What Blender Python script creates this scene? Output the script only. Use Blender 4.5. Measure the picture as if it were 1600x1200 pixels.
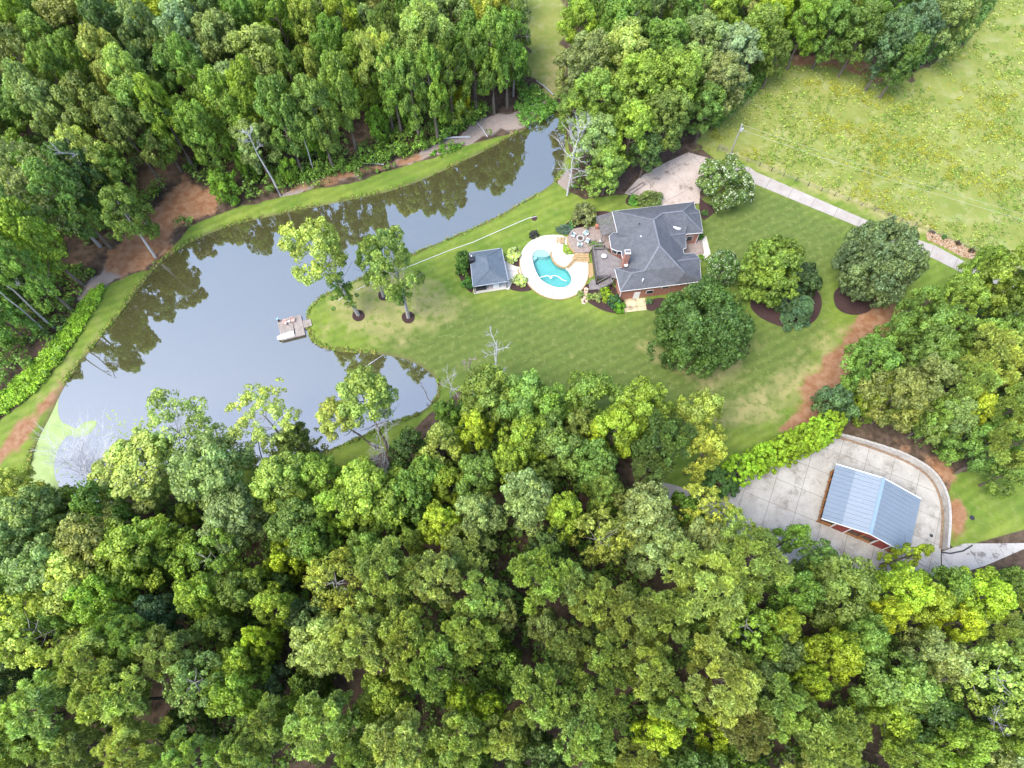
import bpy, bmesh, math, random
import numpy as np
from mathutils import Vector, Matrix, Euler
from mathutils.geometry import delaunay_2d_cdt

# ------------------------------------------------------------------ camera, light
S = bpy.context.scene
C = S.collection
for o in list(bpy.data.objects): bpy.data.objects.remove(o)
CAM_H, PITCH, FPX = 120.0, math.radians(66), 1067.0      # drone height, tilt below horizon, focal length (px of a 1600 px frame)
cam = bpy.data.cameras.new('camera'); camo = bpy.data.objects.new('camera', cam); C.objects.link(camo)
camo.location = (0, 0, CAM_H); camo.rotation_euler = (math.pi/2 - PITCH, 0, 0)
cam.sensor_width = 36; cam.lens = FPX/1600*36; cam.clip_start = 1; cam.clip_end = 5000
S.camera = camo
W = bpy.data.worlds.new('World'); S.world = W; W.use_nodes = True
SUN_DIR = Vector((-0.55, -0.40, 1.25)).normalized()
elev = math.asin(SUN_DIR.z); az = math.atan2(SUN_DIR.x, SUN_DIR.y)
nt = W.node_tree; bg = nt.nodes['Background']
sky = nt.nodes.new('ShaderNodeTexSky'); sky.sky_type = 'NISHITA'; sky.sun_disc = False
sky.sun_elevation = elev; sky.sun_rotation = az; sky.air_density = 1.0; sky.dust_density = 1.8; sky.ozone_density = 1.0
nt.links.new(sky.outputs[0], bg.inputs[0]); bg.inputs[1].default_value = 0.15
sl = bpy.data.lights.new('sun', 'SUN'); sl.energy = 1.25; sl.angle = math.radians(30); sl.color = (1, .96, .89)
so = bpy.data.objects.new('sun', sl); C.objects.link(so); so.rotation_euler = SUN_DIR.to_track_quat('Z', 'Y').to_euler()
so.location = (0, 0, 200)
S.view_settings.view_transform = 'Standard'; S.view_settings.look = 'None'
S.view_settings.exposure = 2.1; S.view_settings.gamma = 1; S.view_settings.use_curve_mapping = False
S.render.engine = 'CYCLES'
S.cycles.max_bounces = 6; S.cycles.diffuse_bounces = 4; S.cycles.transmission_bounces = 3; S.cycles.transparent_max_bounces = 6

# ------------------------------------------------------------------ helpers
def P(px, py, z=0.0):
    """point of the world at height z seen at pixel (px, py) of the photograph"""
    a = (px-800)/FPX; b = (600-py)/FPX
    dy = math.cos(PITCH) + b*math.sin(PITCH); dz = -math.sin(PITCH) + b*math.cos(PITCH)
    t = (z-CAM_H)/dz
    return Vector((a*t, dy*t, z))
def proj(v):
    x, y, z = v[0], v[1], v[2]-CAM_H
    dep = y*math.cos(PITCH) - z*math.sin(PITCH)
    up = y*math.sin(PITCH) + z*math.cos(PITCH)
    return 800+FPX*x/dep, 600-FPX*up/dep, dep
def xy(pts, z=0.0): return [P(a, b, z).xy for a, b in pts]
def tag(o, label=None, cat=None, group=None, kind=None):
    if label: o['label'] = label
    if cat: o['category'] = cat
    if group: o['group'] = group
    if kind: o['kind'] = kind
    return o
def empty(name, loc, label, cat, group=None, rz=0.0):
    o = bpy.data.objects.new(name, None); C.objects.link(o); o.location = loc; o.rotation_euler = (0, 0, rz)
    o.empty_display_size = .3
    o.matrix_basis = Matrix.Translation(loc) @ Matrix.Rotation(rz, 4, 'Z')
    return tag(o, label, cat, group)
def link(name, me, mat, parent=None, world=True):
    """link mesh; coordinates are world coordinates unless world=False"""
    o = bpy.data.objects.new(name, me); C.objects.link(o)
    if mat is not None and len(me.materials) == 0: me.materials.append(mat)
    if parent is not None:
        o.parent = parent
        if world: o.matrix_parent_inverse = root_inv(parent)
    return o
def root_inv(p):
    m = p.matrix_basis.copy(); q = p
    while q.parent: m = q.matrix_parent_inverse @ m; m = q.parent.matrix_basis @ m; q = q.parent
    return m.inverted()
def bm_obj(name, bm, mat, parent=None, world=True, smooth=False):
    me = bpy.data.meshes.new(name); bm.to_mesh(me); bm.free()
    if smooth: me.polygons.foreach_set('use_smooth', [True]*len(me.polygons))
    return link(name, me, mat, parent, world)
def prism(bm, poly, z0, z1, hole=None):
    """extruded polygon; z1 may be a list per vertex"""
    n = len(poly)
    ar = sum(poly[i][0]*poly[(i+1) % n][1]-poly[(i+1) % n][0]*poly[i][1] for i in range(n))
    if ar < 0: poly = list(poly)[::-1]; z1 = z1[::-1] if isinstance(z1, list) else z1
    zt = z1 if isinstance(z1, list) else [z1]*n
    b = [bm.verts.new((p[0], p[1], z0)) for p in poly]; t = [bm.verts.new((p[0], p[1], zt[i])) for i, p in enumerate(poly)]
    bm.faces.new(t); bm.faces.new(b[::-1])
    for i in range(n):
        j = (i+1) % n; bm.faces.new((b[i], b[j], t[j], t[i]))
def box(bm, c, s, rz=0.0, rx=0.0, ry=0.0):
    M = Matrix.Translation(Vector(c)) @ Euler((rx, ry, rz)).to_matrix().to_4x4() @ Matrix.Diagonal((s[0], s[1], s[2], 1))
    bmesh.ops.create_cube(bm, size=1, matrix=M)
def beam(bm, a, b, w, h):
    a, b = Vector(a), Vector(b); d = b-a; L = d.length
    q = d.to_track_quat('X', 'Z').to_matrix().to_4x4()
    bmesh.ops.create_cube(bm, size=1, matrix=Matrix.Translation((a+b)/2) @ q @ Matrix.Diagonal((L, w, h, 1)))
def tube(bm, pts, rads, n=6, cap=True):
    rings = []
    for i, p in enumerate(pts):
        p = Vector(p)
        d = (Vector(pts[min(i+1, len(pts)-1)])-Vector(pts[max(i-1, 0)]))
        if d.length < 1e-6: d = Vector((0, 0, 1))
        q = d.to_track_quat('Z', 'Y')
        rings.append([bm.verts.new(p + q @ Vector((rads[i]*math.cos(k*2*math.pi/n), rads[i]*math.sin(k*2*math.pi/n), 0))) for k in range(n)])
    for a, b in zip(rings, rings[1:]):
        for k in range(n): bm.faces.new((a[k], a[(k+1) % n], b[(k+1) % n], b[k]))
    if cap and n > 2: bm.faces.new(rings[0][::-1]); bm.faces.new(rings[-1])
def cyl(bm, c, r, h, n=16, r2=None):
    bmesh.ops.create_cone(bm, cap_ends=True, segments=n, radius1=r, radius2=r if r2 is None else r2, depth=h, matrix=Matrix.Translation(Vector(c)+Vector((0, 0, h/2))))
def smooth_poly(pts, it=2, closed=True):
    pts = [Vector(p) for p in pts]
    for _ in range(it):
        q = []
        n = len(pts)
        for i in range(n if closed else n-1):
            a, b = pts[i], pts[(i+1) % n]
            q += [a*.75+b*.25, a*.25+b*.75]
        if not closed: q = [pts[0]]+q+[pts[-1]]
        pts = q
    return pts
def inset(poly, d):
    """inset a polygon (list of xy) by d metres"""
    n = len(poly); poly = [Vector(p) for p in poly]
    ar = sum(poly[i].x*poly[(i+1) % n].y-poly[(i+1) % n].x*poly[i].y for i in range(n))
    if ar < 0: poly = poly[::-1]
    out = []
    for i in range(n):
        a, b, c = poly[i-1], poly[i], poly[(i+1) % n]
        e1 = (b-a).normalized(); e2 = (c-b).normalized()
        n1 = Vector((-e1.y, e1.x)); n2 = Vector((-e2.y, e2.x))
        m = n1+n2
        if m.length < .2: m = n1
        m.normalize(); out.append(b+m*(d/max(.35, m.dot(n1))))
    return out
def in_poly(X, Y, poly):
    X = np.asarray(X, float); Y = np.asarray(Y, float); ins = np.zeros(X.shape, bool)
    n = len(poly)
    for i in range(n):
        x1, y1 = poly[i]; x2, y2 = poly[(i+1) % n]
        if y1 == y2: continue
        c = ((y1 > Y) != (y2 > Y)) & (X < (x2-x1)*(Y-y1)/(y2-y1)+x1)
        ins ^= c
    return ins
def sdist(X, Y, poly):
    """signed distance, positive inside"""
    X = np.asarray(X, float); Y = np.asarray(Y, float); d = np.full(X.shape, 1e9)
    n = len(poly)
    for i in range(n):
        x1, y1 = poly[i]; x2, y2 = poly[(i+1) % n]
        dx, dy = x2-x1, y2-y1; L = dx*dx+dy*dy+1e-9
        t = np.clip(((X-x1)*dx+(Y-y1)*dy)/L, 0, 1)
        d = np.minimum(d, (X-x1-t*dx)**2+(Y-y1-t*dy)**2)
    d = np.sqrt(d); return np.where(in_poly(X, Y, poly), d, -d)
def np_mesh(name, V, F, cols=None, smooth=False):
    me = bpy.data.meshes.new(name); k = F.shape[1]
    me.vertices.add(len(V)); me.vertices.foreach_set('co', V.astype(np.float32).ravel())
    me.loops.add(F.size); me.loops.foreach_set('vertex_index', F.astype(np.int32).ravel())
    me.polygons.add(len(F)); me.polygons.foreach_set('loop_start', np.arange(0, F.size, k, dtype=np.int32))
    try: me.polygons.foreach_set('loop_total', np.full(len(F), k, dtype=np.int32))
    except Exception: pass
    if smooth: me.polygons.foreach_set('use_smooth', np.ones(len(F), bool))
    me.update(calc_edges=True)
    for nm, c in (cols or {}).items():
        a = me.color_attributes.new(nm, 'FLOAT_COLOR', 'POINT'); a.data.foreach_set('color', c.astype(np.float32).ravel())
    return me

# ------------------------------------------------------------------ materials
class NT:
    def __init__(s, name):
        s.m = bpy.data.materials.new(name); s.m.use_nodes = True; s.t = s.m.node_tree
        s.b = s.t.nodes['Principled BSDF']; s.out = s.t.nodes['Material Output']; s._tc = None
    def n(s, ty, **kw):
        x = s.t.nodes.new(ty)
        for k, v in kw.items(): setattr(x, k, v)
        return x
    def l(s, a, b): s.t.links.new(a, b)
    def pos(s):
        if not s._tc: s._tc = s.n('ShaderNodeNewGeometry').outputs['Position']
        return s._tc
    def objc(s): return s.n('ShaderNodeTexCoord').outputs['Object']
    def noise(s, scale, detail=3, vec=None, rough=.6):
        x = s.n('ShaderNodeTexNoise'); x.inputs['Scale'].default_value = scale; x.inputs['Detail'].default_value = detail
        x.inputs['Roughness'].default_value = rough; s.l(vec or s.pos(), x.inputs['Vector']); return x.outputs['Fac']
    def ramp(s, fac, stops):
        r = s.n('ShaderNodeValToRGB'); s.l(fac, r.inputs[0]); e = r.color_ramp.elements
        while len(e) < len(stops): e.new(.5)
        for i, (p, c) in enumerate(stops): e[i].position = p; e[i].color = (c if len(c) == 4 else (*c, 1)) if isinstance(c, tuple) else (c, c, c, 1)
        return r.outputs[0]
    def mix(s, f, a, b, mode='MIX'):
        x = s.n('ShaderNodeMix', data_type='RGBA', blend_type=mode)
        for v, i in ((f, 0), (a, 6), (b, 7)):
            if hasattr(v, 'links'): s.l(v, x.inputs[i])
            elif i == 0: x.inputs[0].default_value = v
            else: x.inputs[i].default_value = (*v, 1) if len(v) == 3 else v
        return x.outputs[2]
    def math(s, op, a, b=0.0, clamp=False):
        x = s.n('ShaderNodeMath', operation=op); x.use_clamp = clamp
        for i, v in enumerate((a, b)):
            if hasattr(v, 'links'): s.l(v, x.inputs[i])
            else: x.inputs[i].default_value = v
        return x.outputs[0]
    def bump(s, h, dist=.05, st=1.0):
        x = s.n('ShaderNodeBump'); x.inputs['Strength'].default_value = st; x.inputs['Distance'].default_value = dist
        s.l(h, x.inputs['Height']); s.l(x.outputs[0], s.b.inputs['Normal'])
    def fin(s, col=None, rough=.8, spec=.3, metal=0.0):
        if col is not None:
            if hasattr(col, 'links'): s.l(col, s.b.inputs['Base Color'])
            else: s.b.inputs['Base Color'].default_value = (*col, 1)
        s.b.inputs['Roughness'].default_value = rough; s.b.inputs['Specular IOR Level'].default_value = spec; s.b.inputs['Metallic'].default_value = metal
        return s.m
def mottled(name, c1, c2, scale=2.0, rough=.8, spec=.3, bump=.02, detail=5, bscale=None, metal=0.0):
    t = NT(name); f = t.noise(scale, detail); col = t.mix(t.ramp(f, [(.3, 0.0), (.7, 1.0)]), c1, c2)
    f2 = t.noise(bscale or scale*8, 3)
    col = t.mix(t.ramp(f2, [(.3, .75), (.7, 1.2)]), (0, 0, 0), col) if False else t.mix(1.0, col, t.ramp(f2, [(.25, .82), (.75, 1.0)]), 'MULTIPLY')
    if bump: t.bump(f2, bump)
    return t.fin(col, rough, spec, metal)

def leaf_material():
    t = NT('leaf')
    oi = t.n('ShaderNodeObjectInfo'); at = t.n('ShaderNodeAttribute', attribute_name='tint')
    sep = t.n('ShaderNodeSeparateColor'); t.l(at.outputs['Color'], sep.inputs[0])
    base = oi.outputs['Color']
    warm = t.mix(1.0, base, (1.22, 1.16, .60), 'MULTIPLY'); cool = t.mix(1.0, base, (.84, .97, 1.0), 'MULTIPLY')
    col = t.mix(sep.outputs[1], cool, warm)
    vm = t.n('ShaderNodeVectorMath', operation='SCALE'); t.l(col, vm.inputs[0]); t.l(t.math('MULTIPLY', sep.outputs[0], 2.6), vm.inputs['Scale'])
    col = vm.outputs[0]
    # blossom mask in blue channel
    col = t.mix(sep.outputs[2], col, (.62, .64, .5))
    t.l(col, t.b.inputs['Base Color']); t.b.inputs['Roughness'].default_value = .55; t.b.inputs['Specular IOR Level'].default_value = .35
    tr = t.n('ShaderNodeBsdfTranslucent'); tc = t.mix(1.0, col, (1.05, 1.15, .5), 'MULTIPLY'); t.l(tc, tr.inputs[0])
    mx = t.n('ShaderNodeMixShader'); mx.inputs[0].default_value = .33
    t.l(t.b.outputs[0], mx.inputs[1]); t.l(tr.outputs[0], mx.inputs[2]); t.l(mx.outputs[0], t.out.inputs[0])
    return t.m
M_leaf = leaf_material()
M_bark = mottled('bark', (.10, .075, .055), (.20, .17, .14), 3, .9, .1, .03)
M_barkpale = mottled('pale_bark', (.28, .26, .24), (.42, .40, .38), 3, .85, .1, .02)
M_dead = mottled('dead_wood', (.27, .265, .265), (.46, .46, .47), 3, .85, .1, .02)
M_bleach = mottled('bleached_wood', (.50, .50, .52), (.66, .66, .69), 3, .8, .15, 0)
M_deadbrown = mottled('grey_brown_dead_wood', (.16, .12, .10), (.34, .30, .28), 2, .85, .1, .02)
M_mulch = mottled('mulch', (.030, .018, .016), (.075, .045, .042), 6, .95, .1, .05)
M_stone = mottled('golden_stone', (.26, .175, .08), (.40, .29, .15), 4, .85, .2, .03)
M_brick_t = NT('red_brick')
def brick_mat():
    t = M_brick_t; n = t.n('ShaderNodeTexBrick'); n.inputs['Scale'].default_value = 1; n.inputs['Brick Width'].default_value = .42; n.inputs['Row Height'].default_value = .15
    n.inputs['Mortar Size'].default_value = .02
    n.inputs['Color1'].default_value = (.27, .085, .055, 1); n.inputs['Color2'].default_value = (.36, .13, .085, 1); n.inputs['Mortar'].default_value = (.38, .27, .22, 1)
    g = t.n('ShaderNodeNewGeometry'); s = t.n('ShaderNodeSeparateXYZ'); t.l(g.outputs['Position'], s.inputs[0])
    cx = t.n('ShaderNodeCombineXYZ'); t.l(t.math('ADD', s.outputs[0], s.outputs[1]), cx.inputs[0]); t.l(s.outputs[2], cx.inputs[1]); t.l(cx.outputs[0], n.inputs['Vector'])
    return t.fin(n.outputs['Color'], .85, .2)
M_brick = brick_mat()
def shingle(name, c1, c2):
    t = NT(name); f = t.noise(1.1, 4); col = t.mix(t.ramp(f, [(.3, 0.0), (.7, 1.0)]), c1, c2)
    g = t.noise(9, 4, rough=.8); col = t.mix(1.0, col, t.ramp(g, [(.32, .5), (.66, 1.0)]), 'MULTIPLY')
    w = t.n('ShaderNodeTexWave', wave_type='BANDS', bands_direction='Y'); w.inputs['Scale'].default_value = 1.1; w.inputs['Distortion'].default_value = 1.5
    w.inputs['Detail'].default_value = 3; t.l(t.pos(), w.inputs['Vector'])
    col = t.mix(.12, col, t.mix(1.0, col, w.outputs['Color'], 'MULTIPLY'))
    t.bump(g, .03); return t.fin(col, .85, .25)
M_roof = shingle('grey_shingle', (.095, .100, .112), (.137, .142, .153))
M_roof2 = shingle('blue_grey_shingle', (.095, .125, .155), (.135, .165, .195))
M_trim = mottled('white_trim', (.72, .71, .69), (.8, .8, .78), 3, .5, .4, 0)
M_white = mottled('white_plastic', (.72, .73, .73), (.82, .82, .82), 3, .35, .4, 0)
M_deckwood = mottled('weathered_deck', (.145, .128, .122), (.205, .185, .175), 1.2, .85, .15, .01)
M_railwood = mottled('brown_grey_rail', (.085, .074, .070), (.135, .12, .115), 2, .85, .15, .01)
M_perg = mottled('grey_pergola_wood', (.13, .125, .12), (.22, .21, .205), 2, .85, .15, .01)
M_dock = mottled('dock_wood', (.22, .185, .16), (.33, .29, .26), 1.5, .85, .15, .01)
M_pooldeck = mottled('pale_pool_deck', (.44, .40, .34), (.53, .50, .44), .7, .75, .25, .01)
M_paver = mottled('tan_pavers', (.20, .155, .13), (.28, .225, .19), 1.5, .85, .2, .02)
def concrete(name, base, pale, stain, sc=.45, amt=(.52, .7)):
    t = NT(name); col = t.mix(t.ramp(t.noise(.35, 4), [(.3, 0.0), (.7, 1.0)]), base, pale)
    f = t.noise(sc, 8, rough=.72); col = t.mix(t.ramp(f, [(amt[0], 0.0), (amt[1], .8)]), col, stain)
    g = t.noise(6, 5, rough=.75); col = t.mix(1.0, col, t.ramp(g, [(.25, .72), (.6, 1.0)]), 'MULTIPLY')
    t.bump(g, .01); return t.fin(col, .8, .25)
M_conc = concrete('stained_concrete', (.27, .257, .23), (.37, .356, .325), (.10, .082, .06), .3, (.51, .70))
M_drive = concrete('drive_concrete', (.27, .235, .20), (.34, .31, .275), (.22, .19, .16), .3, (.55, .75))
M_pad = concrete('leaf_stained_concrete', (.31, .255, .215), (.39, .335, .29), (.11, .08, .06), .5, (.54, .66))
M_walk = mottled('pale_walk', (.40, .36, .29), (.5, .46, .40), 1, .8, .25, .01)
M_metalroof_t = NT('blue_metal_roof')
def metal_roof(name, c1, c2):
    t = NT(name); f = t.noise(.8, 3); col = t.mix(f, c1, c2); return t.fin(col, .45, .5, .1)
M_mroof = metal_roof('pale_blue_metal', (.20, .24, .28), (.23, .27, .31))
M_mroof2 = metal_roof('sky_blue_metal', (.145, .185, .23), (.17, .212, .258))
M_barnred = mottled('barn_red', (.22, .035, .03), (.30, .06, .05), 2, .6, .3, 0)
M_barnwood = mottled('orange_brown_wood', (.28, .12, .04), (.42, .20, .08), 1.5, .8, .2, .01)
M_dark = mottled('black_metal', (.012, .012, .014), (.03, .03, .035), 3, .5, .4, 0)
M_dirt = mottled('dark_barn_floor', (.06, .04, .03), (.12, .085, .06), 1.2, .9, .1, .02)
M_wallblock = concrete('wall_block', (.36, .33, .29), (.48, .46, .43), (.20, .17, .14), .8, (.5, .7))
M_cap = mottled('pale_wall_cap', (.29, .28, .26), (.38, .37, .35), 2, .8, .2, .01)
M_joint = mottled('joint_dirt', (.09, .075, .06), (.15, .13, .10), 1.2, .9, .1, 0)
M_cap2 = mottled('dull_white_pipe', (.42, .42, .41), (.52, .52, .50), 2, .6, .3, 0)
M_rust = mottled('rusty_clay_gutter', (.15, .09, .055), (.25, .185, .13), 2, .9, .1, .02)
M_teal = mottled('teal_cushion', (.20, .28, .27), (.27, .35, .34), 3, .8, .1, 0)
M_glass = NT('window_glass').fin((.03, .04, .05), .08, .6)
M_blue = mottled('blue_cap', (.16, .28, .38), (.25, .38, .48), 3, .6, .3, 0)
M_pink = mottled('reddish_chair_wood', (.42, .26, .22), (.52, .36, .32), 3, .7, .2, 0)
M_wire = mottled('wire', (.35, .36, .35), (.45, .46, .45), 3, .6, .3, 0)
M_pole = mottled('pole_wood', (.26, .24, .22), (.38, .36, .34), 3, .9, .1, .01)

# ------------------------------------------------------------------ outlines (traced on the photograph, laid on the ground)
WZ = -0.5
pond_px = [(44,775),(46,735),(58,690),(82,645),(98,608),(118,578),(148,540),(182,500),(212,458),(248,412),(288,384),(330,363),(380,348),(440,334),(520,318),(590,304),(640,290),(700,264),(760,235),(815,205),(848,186),(868,172),(880,180),(884,215),(880,262),(866,284),(848,298),(800,326),(750,352),(700,373),(640,398),(600,416),(560,436),(520,453),(495,468),(478,488),(480,518),(490,538),(520,549),(560,552),(600,554),(640,563),(664,576),(682,592),(686,612),(672,634),(650,648),(611,658),(575,676),(545,690),(500,708),(440,722),(400,730),(330,735),(250,741),(200,764),(160,800),(90,800)]
pond = smooth_poly([P(a, b, WZ).xy for a, b in pond_px], 1)
lawnL_px = [(-60,690),(0,655),(60,608),(108,550),(150,482),(168,446),(195,432),(245,418),(270,385),(298,352),(350,330),(420,312),(480,298),(560,283),(620,264),(680,246),(735,224),(790,212),(868,172),(900,260),(480,520),(300,560),(120,800),(40,800),(-60,790)]
lawnM_px = [(470,480),(500,440),(640,380),(860,270),(885,300),(915,312),(960,306),(1000,300),(1040,315),(1085,322),(1110,300),(1120,252),(1085,226),(1182,253),(1342,314),(1452,357),(1562,400),(1640,455),(1610,500),(1490,455),(1400,472),(1350,520),(1300,590),(1285,650),(1190,705),(1130,745),(1090,775),(1020,760),(1040,700),(900,640),(780,620),(720,610),(680,640),(620,700),(540,730),(440,760),(330,770),(240,775),(250,735),(500,700),(690,610),(640,560),(480,560)]
field_px = [(1085,235),(1112,196),(1172,142),(1205,96),(1350,98),(1420,125),(1500,70),(1545,10),(1560,-60),(2050,-60),(2050,620),(1640,450),(1530,402),(1440,362),(1340,322),(1180,258)]
field2_px = [(815,-60),(818,60),(828,120),(850,150),(880,150),(884,90),(880,-60)]
clay_px = [[(165,395),(205,350),(238,330),(262,300),(290,275),(310,290),(345,300),(338,335),(300,345),(270,352),(268,385),(240,412),(190,432),(165,430)],
           [(-40,735),(20,675),(60,632),(95,590),(108,600),(70,650),(30,700),(-40,770)],
           [(1368,455),(1418,485),(1384,548),(1344,604),(1312,650),(1280,700),(1222,668),(1250,616),(1280,566),(1322,512)],
           [(440,303),(500,288),(580,268),(650,250),(690,232),(660,240),(570,262),(500,280),(440,296)],
           [(1235,88),(1300,88),(1350,95),(1400,120),(1370,128),(1320,108),(1240,102)],
           [(1475,770),(1492,780),(1505,830),(1490,845),(1478,800)], [(1390,690),(1440,710),(1480,740),(1500,765),(1470,750)]]
dry_px = [[(510,470),(560,440),(610,425),(680,460),(700,480),(690,510),(640,530),(560,525),(520,505)],
          [(1130,660),(1200,620),(1290,540),(1330,500),(1345,510),(1290,580),(1210,635),(1140,675)],
          [(60,650),(100,600),(140,545),(160,520),(165,540),(130,600),(90,655)], [(1010,540),(1060,580),(1110,600),(1160,585),(1165,545),(1100,560)],
          [(850,90),(885,90),(880,150),(848,140)], [(1180,262),(1340,325),(1450,368),(1460,355),(1340,308),(1190,245)]]
deep_px = [[(1085,300),(1180,285),(1340,350),(1300,440),(1290,480),(1170,470),(1100,400)], [(560,560),(620,520),(760,470),(860,480),(960,500),(1030,480),(1180,500),(1290,500),(1270,600),(1180,660),(1050,690),(900,620),(700,600)]]
grey_px = [[(440,312),(480,285),(600,262),(690,225),(760,185),(840,160),(865,150),(870,170),(800,205),(740,222),(650,252),(560,276),(480,292)],
           [(120,470),(150,440),(175,410),(190,430),(165,446),(150,480)], [(868,285),(880,262),(900,275),(890,305),(875,300)]]
barn_pad_px = [(1100,815),(1112,772),(1160,748),(1300,683),(1325,688),(1380,705),(1420,722),(1450,742),(1466,766),(1474,795),(1472,830),(1470,856),(1470,900),(1400,905),(1300,905),(1200,870)]
barn_pad = xy(barn_pad_px)
rect_lawn = xy([(1480,745),(1700,700),(1700,800),(1490,858),(1470,830),(1476,780)])
pool_c = (1000, 520)
def Z2(pts): return [(700+a/6.154, 340+b/6.154) for a, b in pts]
deck_out = Z2([(690,400),(700,340),(750,260),(830,200),(930,170),(1030,165),(1110,170),(1180,220),(1250,330),(1350,420),(1355,520),(1340,600),(1300,680),(1230,750),(1100,790),(980,780),(880,740),(800,680),(760,620),(710,540),(690,470)])
pool_in = Z2([(812,350),(850,315),(900,305),(950,320),(980,350),(1000,410),(1050,455),(1120,480),(1170,530),(1190,590),(1175,640),(1130,670),(1070,675),(1000,660),(920,620),(870,570),(830,480),(810,400)])
pool_w = smooth_poly(xy(pool_in, .1), 2); deck_w = smooth_poly(xy(deck_out, .1), 2)

# ------------------------------------------------------------------ ground
def grid_axis(lo, hi, step, far):
    a = list(np.arange(lo, hi+1e-6, step)); s = step
    l, r = [], []
    x = hi
    while x < far: s *= 1.35; x += s; r.append(x)
    s = step; x = lo
    while x > -far: s *= 1.35; x -= s; l.append(x)
    return np.array(l[::-1]+a+r)
gx = grid_axis(-165, 165, .55, 1500); gy = grid_axis(-30, 185, .55, 1500)
X, Y = np.meshgrid(gx, gy)
def vnoise(X, Y, scale, seed):
    r = np.random.RandomState(seed); t = r.rand(256, 256)
    x = X/scale; y = Y/scale; xi = np.floor(x).astype(int); yi = np.floor(y).astype(int); fx = x-xi; fy = y-yi
    fx = fx*fx*(3-2*fx); fy = fy*fy*(3-2*fy); g = lambda a, b: t[a % 256, b % 256]
    return (g(xi, yi)*(1-fx)+g(xi+1, yi)*fx)*(1-fy)+(g(xi, yi+1)*(1-fx)+g(xi+1, yi+1)*fx)*fy-.5
dpond = sdist(X, Y, pond)
Zg = WZ+np.clip(-dpond*.45, -1.3, .5)
dpad = sdist(X, Y, barn_pad)
behind = np.clip((-dpad-.55)/.5, 0, 1)*np.clip((X-P(1330,720).x)/4, 0, 1)*np.clip((Y-P(1475,858).y-1.0)/3, 0, 1)*np.clip((25+dpad)/15, 0, 1)
Zg = Zg+1.45*behind
masks = {}
def soft(polys, w=1.0, nz=1.2, seed=1):
    m = np.zeros(X.shape)
    n = (vnoise(X, Y, 3.1, seed)+.5*vnoise(X, Y, 1.2, seed+7))*nz
    for p in polys: m = np.maximum(m, np.clip((sdist(X, Y, xy(p))+n)/w+.5, 0, 1))
    return m
lawn = np.maximum(soft([lawnL_px, lawnM_px], .6, .8, 3), np.clip(sdist(X, Y, rect_lawn)/1.0+.5, 0, 1))
lawn = np.maximum(lawn, np.clip((sdist(X, Y, xy([(1085,770),(1020,765),(1060,720),(1130,745)]))+1), 0, 1))
field = soft([field_px, field2_px], 2.5, 3, 5); clay = soft(clay_px, 3.0, 2.2, 9); dry = soft(dry_px, 5.0, 6, 12)
deep = soft(deep_px, 6.0, 3, 15); grey = soft(grey_px, 3.0, 3, 18)
park_px = [(960,305),(1000,262),(1075,228),(1130,245),(1120,300),(1090,335),(1000,335)]
flat = np.maximum(sdist(X, Y, xy(park_px)), sdist(X, Y, xy([(1000,740),(1150,740),(1150,900),(1480,920),(1480,850),(1680,780),(1680,860),(1480,930),(1100,900)])))
Zg = Zg+np.where((flat < -2) & (lawn < .1) & (field < .1) & (dpond < -4) & (dpad < -4), (vnoise(X, Y, 9, 4))*.6, 0)
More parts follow.
